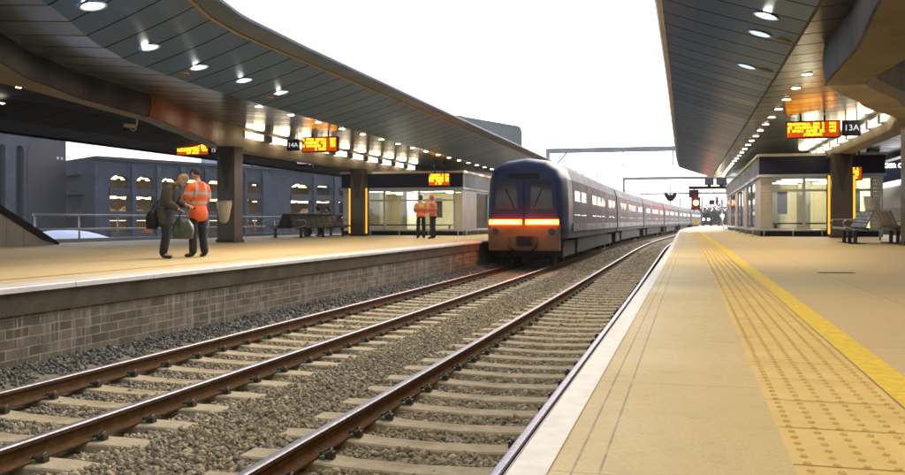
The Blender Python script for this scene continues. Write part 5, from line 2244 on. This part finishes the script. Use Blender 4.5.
    for p in jm.vertices:
        q = p.co
        D = 1.
        yy = 1.
        for z0, z1 in bands:
            if abs(q.x) < .27:
                D = min(D, abs(q.z - (z0 + z1) / 2) - (z1 - z0) / 2)
        if bands:
            for s in 'RL':
                a, b = V3(J['sh' + s]), V3(J['el' + s])
                L = (b - a).length
                u = (q - a).dot((b - a) / L)
                dist = (q - a - (b - a) / L * u).length
                if dist < .16 and u > .1:
                    D = min(D, abs(u - L * .66) - .028)
                a, b = b, V3(J['wr' + s])
                L = (b - a).length
                u = (q - a).dot((b - a) / L)
                dist = (q - a - (b - a) / L * u).length
                if dist < .12 and u > .02:
                    D = min(D, abs(u - L * .5) - .026)
            D = min(D, max(abs(abs(q.x - J['chest'][0]) - .11) - .026, max(b[1] for b in bands) - q.z))
            if yellow_back and q.y < .02:
                yy = max(abs(q.x) - .13, abs(q.z - J['chest'][2] + .06) - .085)
        bd.data[p.index].value = D
        yl.data[p.index].value = yy
    o = bpy.data.objects.new(top, jm)
    COL.objects.link(o)
    o.parent = t
    # hair or hat
    if hatmat:
        hmesh = head_mesh(lambda y: .05 - .45 * max(0, -y) + .15 * y, 1.12)
        nm2, mt = 'hat', hatmat
    else:
        hmesh = head_mesh(lambda y: .75 * y - .02 if y > -.1 else -.80 + .3 * min(1, max(0, y + .55)), 1.10)
        nm2, mt = 'hair', hairmat
    hmesh.transform(hm)
    hmesh.materials.append(mt)
    o = bpy.data.objects.new(nm2, hmesh)
    COL.objects.link(o)
    o.parent = t
    md = o.modifiers.new('thick', 'SOLIDIFY')
    md.thickness = .012
    return t


BASE = dict(pelvis=(0, 0, .93), waist=(0, .01, 1.10), chest=(0, 0, 1.32), neck=(0, .0, 1.47), head=(0, .02, 1.555),
            shR=(.185, -.01, 1.38), shL=(-.185, -.01, 1.38), elR=(.235, -.02, 1.10), elL=(-.235, -.02, 1.10), wrR=(.235, .06, .86), wrL=(-.235, .06, .86),
            hipR=(.095, 0, .88), hipL=(-.095, 0, .88), knR=(.11, .02, .48), knL=(-.11, .02, .48), anR=(.115, -.02, .085), anL=(-.115, -.02, .085), toR=(.135, .14, .038), toL=(-.135, .14, .038))

yaw_cam = TH     # a rotation of TH turns local +Y to the viewing direction

# man in orange jacket: back three quarters to us, turned to the left, both forearms raised in front
J = dict(BASE)
J.update(elR=(.245, .02, 1.10), wrR=(.14, .25, 1.08), elL=(-.245, .02, 1.12), wrL=(-.12, .27, 1.14), head=(0, .035, 1.553), look=(-.1, 1, -.25),
         knR=(.13, .03, .48), anR=(.15, -.03, .085), toR=(.19, .12, .038), knL=(-.12, .0, .48), anL=(-.14, -.02, .085), toL=(-.18, .13, .038))
p = G(198, 257, ZL)
person('man in an orange hi vis jacket and black beanie, seen from behind, talking', (p.x, p.y, ZL), TH + 1.0, J, 'jacket', M['orange'], M['reflect'], M['beanie'], None, M['trousers'], .985, .27, bands=((1.02, 1.075), (1.20, 1.255)))

# woman in grey brown coat leaning in, holding a green bag
J = dict(BASE)
J.update(chest=(0, .12, 1.28), waist=(0, .04, 1.09), neck=(0, .20, 1.41), head=(0, .28, 1.475), shR=(.17, .12, 1.33), shL=(-.17, .12, 1.33),
         elR=(.22, .12, 1.05), wrR=(.13, .34, .93), elL=(-.22, .14, 1.06), wrL=(-.10, .38, 1.02), look=(0, 1, -.3), pelvis=(0, -.02, .93), hipR=(.09, -.02, .88), hipL=(-.09, -.02, .88),
         knR=(.10, .05, .48), anR=(.11, -.02, .085), toR=(.12, .15, .038), knL=(-.10, -.02, .48), anL=(-.11, -.12, .085), toL=(-.12, .05, .038))
p = G(166, 258.5, ZL)
wom = person('fair haired person in a grey brown coat leaning in with a green bag', (p.x, p.y, ZL), TH - PI / 2 - .12, J, 'coat', M['coat'], M['scarf'], None, M['hair'], M['trousers'], .955, .38)
WL = Vector((p.x, p.y, ZL))
rzW = TH - PI / 2 - .12
Rm = Matrix.Rotation(rzW, 4, 'Z')
# scarf
mb = MB()
mb.tube([(.09 * math.cos(a) , .185 + .085 * math.sin(a), 1.395 + .02 * math.sin(a)) for a in [2 * PI * q / 14 for q in range(15)]], .042, 8)
mb.build('scarf', M['scarf'], wom)


def bag(name, p, rz, w, d, h, m, label, strap):
    t = empty(name, p, rz, label, 'bag')
    mb = MB()
    n = 20
    secs = []
    for z, k in ((-h, .75), (-h * .97, .95), (-h * .6, 1.08), (-h * .3, 1.0), (-.04, .72), (0, .6)):
        secs.append([(w * k * math.cos(2 * PI * q / n) * (1 + .06 * math.sin(3 * q + z * 11)), d * k * math.sin(2 * PI * q / n) * (1 + .10 * math.sin(2 * q + z * 17)), z) for q in range(n)])
    mb.loft(secs, True, True, 0, True)
    mb.build('sack', m, t)
    mb = MB()
    mb.tube(strap, .011, 6)
    mb.build('strap', m, t)
    return t


hand = WL + Rm @ (Vector((.13, .40, .90)) * .955)
bag('carrier_bag', hand + Vector((0, 0, -.14)), TH, .18, .12, .36, M['greenbag'], 'dark green carrier bag held between the two talking people', [(-.10, 0, -.02), (-.05, 0, .10), (0, 0, .15), (.06, 0, .10), (.10, 0, -.02)])
bk = WL + Rm @ Vector((.20, -.17, .86))
bag('shoulder_bag', bk, rzW, .13, .10, .32, M['black'], 'black bag hanging behind the person in the grey brown coat', [(-.08, 0, -.03), (-.05, .08, .14), (0, .13, .20), (.05, .08, .14), (.08, 0, -.03)])

SEAT = dict(pelvis=(0, -.03, .52), waist=(0, -.06, .70), chest=(0, -.06, .92), neck=(0, -.03, 1.07), head=(0, .0, 1.155), shR=(.185, -.06, .98), shL=(-.185, -.06, .98),
            elR=(.245, .0, .73), elL=(-.245, .0, .73), wrR=(.10, .24, .64), wrL=(-.10, .24, .64), hipR=(.09, .02, .51), hipL=(-.09, .02, .51), knR=(.11, .45, .50), knL=(-.11, .45, .50),
            anR=(.11, .42, .085), anL=(-.11, .42, .085), toR=(.12, .57, .038), toL=(-.12, .57, .038))
for px, mt, hr, lk, lab in ((318, 'greytop', 'darkhair', (.25, 1, -.1), 'seated dark haired person in a pale grey top on the far bench'),
                            (328.5, 'whitetop', 'darkhair', (-.3, 1, 0), 'seated dark haired person in an off white top on the far bench')):
    zc_, ys = UX(px, -16.15)
    J = dict(SEAT)
    J['look'] = lk
    person(lab, (-16.15, ys, ZL), PI / 2, J, 'jacket', M[mt], M['reflect'], None, M[hr], M['trousers'], 1.0, .03)

# two workers farther along
J = dict(BASE)
J.update(elR=(.25, -.05, 1.12), wrR=(.12, .15, 1.02), elL=(-.25, -.05, 1.12), wrL=(-.10, .16, 1.03))
p = G(421, 238.3, ZL)
person('worker in orange hi vis jacket with a yellow back panel before the far waiting room', (p.x, p.y, ZL), TH + .15, J, 'jacket', M['orange'], M['reflect'], None, M['darkhair'], M['trousers'], .99, .10, bands=((1.00, 1.05), (1.18, 1.22)), yellow_back=True)
J = dict(BASE)
J.update(elR=(.24, -.02, 1.10), wrR=(.14, .20, 1.06), elL=(-.24, .0, 1.10), wrL=(-.10, .22, 1.04), look=(.4, 1, 0))
p = G(433, 238.6, ZL)
person('worker in orange hi vis jacket and hood beside the one with the yellow panel', (p.x, p.y, ZL), TH + 1.25, J, 'jacket', M['orange'], M['reflect'], M['orange'], None, M['trousers'], .99, .08, bands=((1.00, 1.05), (1.18, 1.22)))

# ------------------------------------------------------------------ evening haze
m = bpy.data.materials.new('evening_haze')
m.use_nodes = True
nt = m.node_tree
nt.nodes.remove(nt.nodes['Principled BSDF'])
pv = nt.nodes.new('ShaderNodeVolumePrincipled')
pv.inputs['Color'].default_value = (.90, .88, .92, 1)
pv.inputs['Density'].default_value = .00038
nt.links.new(pv.outputs[0], nt.nodes['Material Output'].inputs['Volume'])
mb = MB()
mb.box((-900.5, -200.5, -2.5), (900.5, 1600.5, 30))
tag(mb.build('haze', m), 'thin evening haze over the railway', 'haze', None, 'stuff')

# ================================================================== CAMERA, SKY, SUN
cam = bpy.data.cameras.new('camera')
cam.sensor_width = 36
cam.lens = 36 * F / 905
cam.shift_y = -(237.5 - HOR) / 905
cam.clip_start = .05
cam.clip_end = 4000
co = bpy.data.objects.new('camera', cam)
COL.objects.link(co)
co.location = (0, 0, H)
co.rotation_euler = (PI / 2, 0, TH)
SC.camera = co

world = bpy.data.worlds.new('World')
SC.world = world
world.use_nodes = True
nt = world.node_tree
bg = nt.nodes['Background']
sky = nt.nodes.new('ShaderNodeTexSky')
sky.sky_type = 'NISHITA'
sky.sun_disc = False
EL, AZ = math.radians(34), math.radians(18)
sky.sun_elevation = EL
sky.sun_rotation = AZ
sky.air_density = 1.0
sky.dust_density = 2.0
sky.ozone_density = 1.0
hs = nt.nodes.new('ShaderNodeHueSaturation')
hs.inputs['Saturation'].default_value = .38
nt.links.new(sky.outputs[0], hs.inputs['Color'])
nt.links.new(hs.outputs[0], bg.inputs['Color'])
bg.inputs['Strength'].default_value = .145

sun = bpy.data.lights.new('sun', 'SUN')
sun.energy = .8
sun.angle = math.radians(40)
sun.color = (1., .82, .62)
so = bpy.data.objects.new('sun', sun)
COL.objects.link(so)
sd = Vector((math.sin(AZ) * math.cos(EL), math.cos(AZ) * math.cos(EL), math.sin(EL)))
so.rotation_euler = (-sd).to_track_quat('-Z', 'Y').to_euler()
so.location = (0, 0, 40)

SC.view_settings.view_transform = 'Standard'
SC.view_settings.look = 'None'
SC.view_settings.exposure = 1.4
SC.view_settings.gamma = 1
SC.view_settings.use_curve_mapping = False
SC.render.engine = 'CYCLES'
cy = SC.cycles
cy.use_denoising = True
try:
    cy.denoiser = 'OPENIMAGEDENOISE'
except Exception:
    pass
cy.max_bounces = 7
cy.diffuse_bounces = 3
cy.glossy_bounces = 3
cy.transparent_max_bounces = 12
cy.sample_clamp_indirect = 6
cy.caustics_reflective = False
cy.caustics_refractive = False
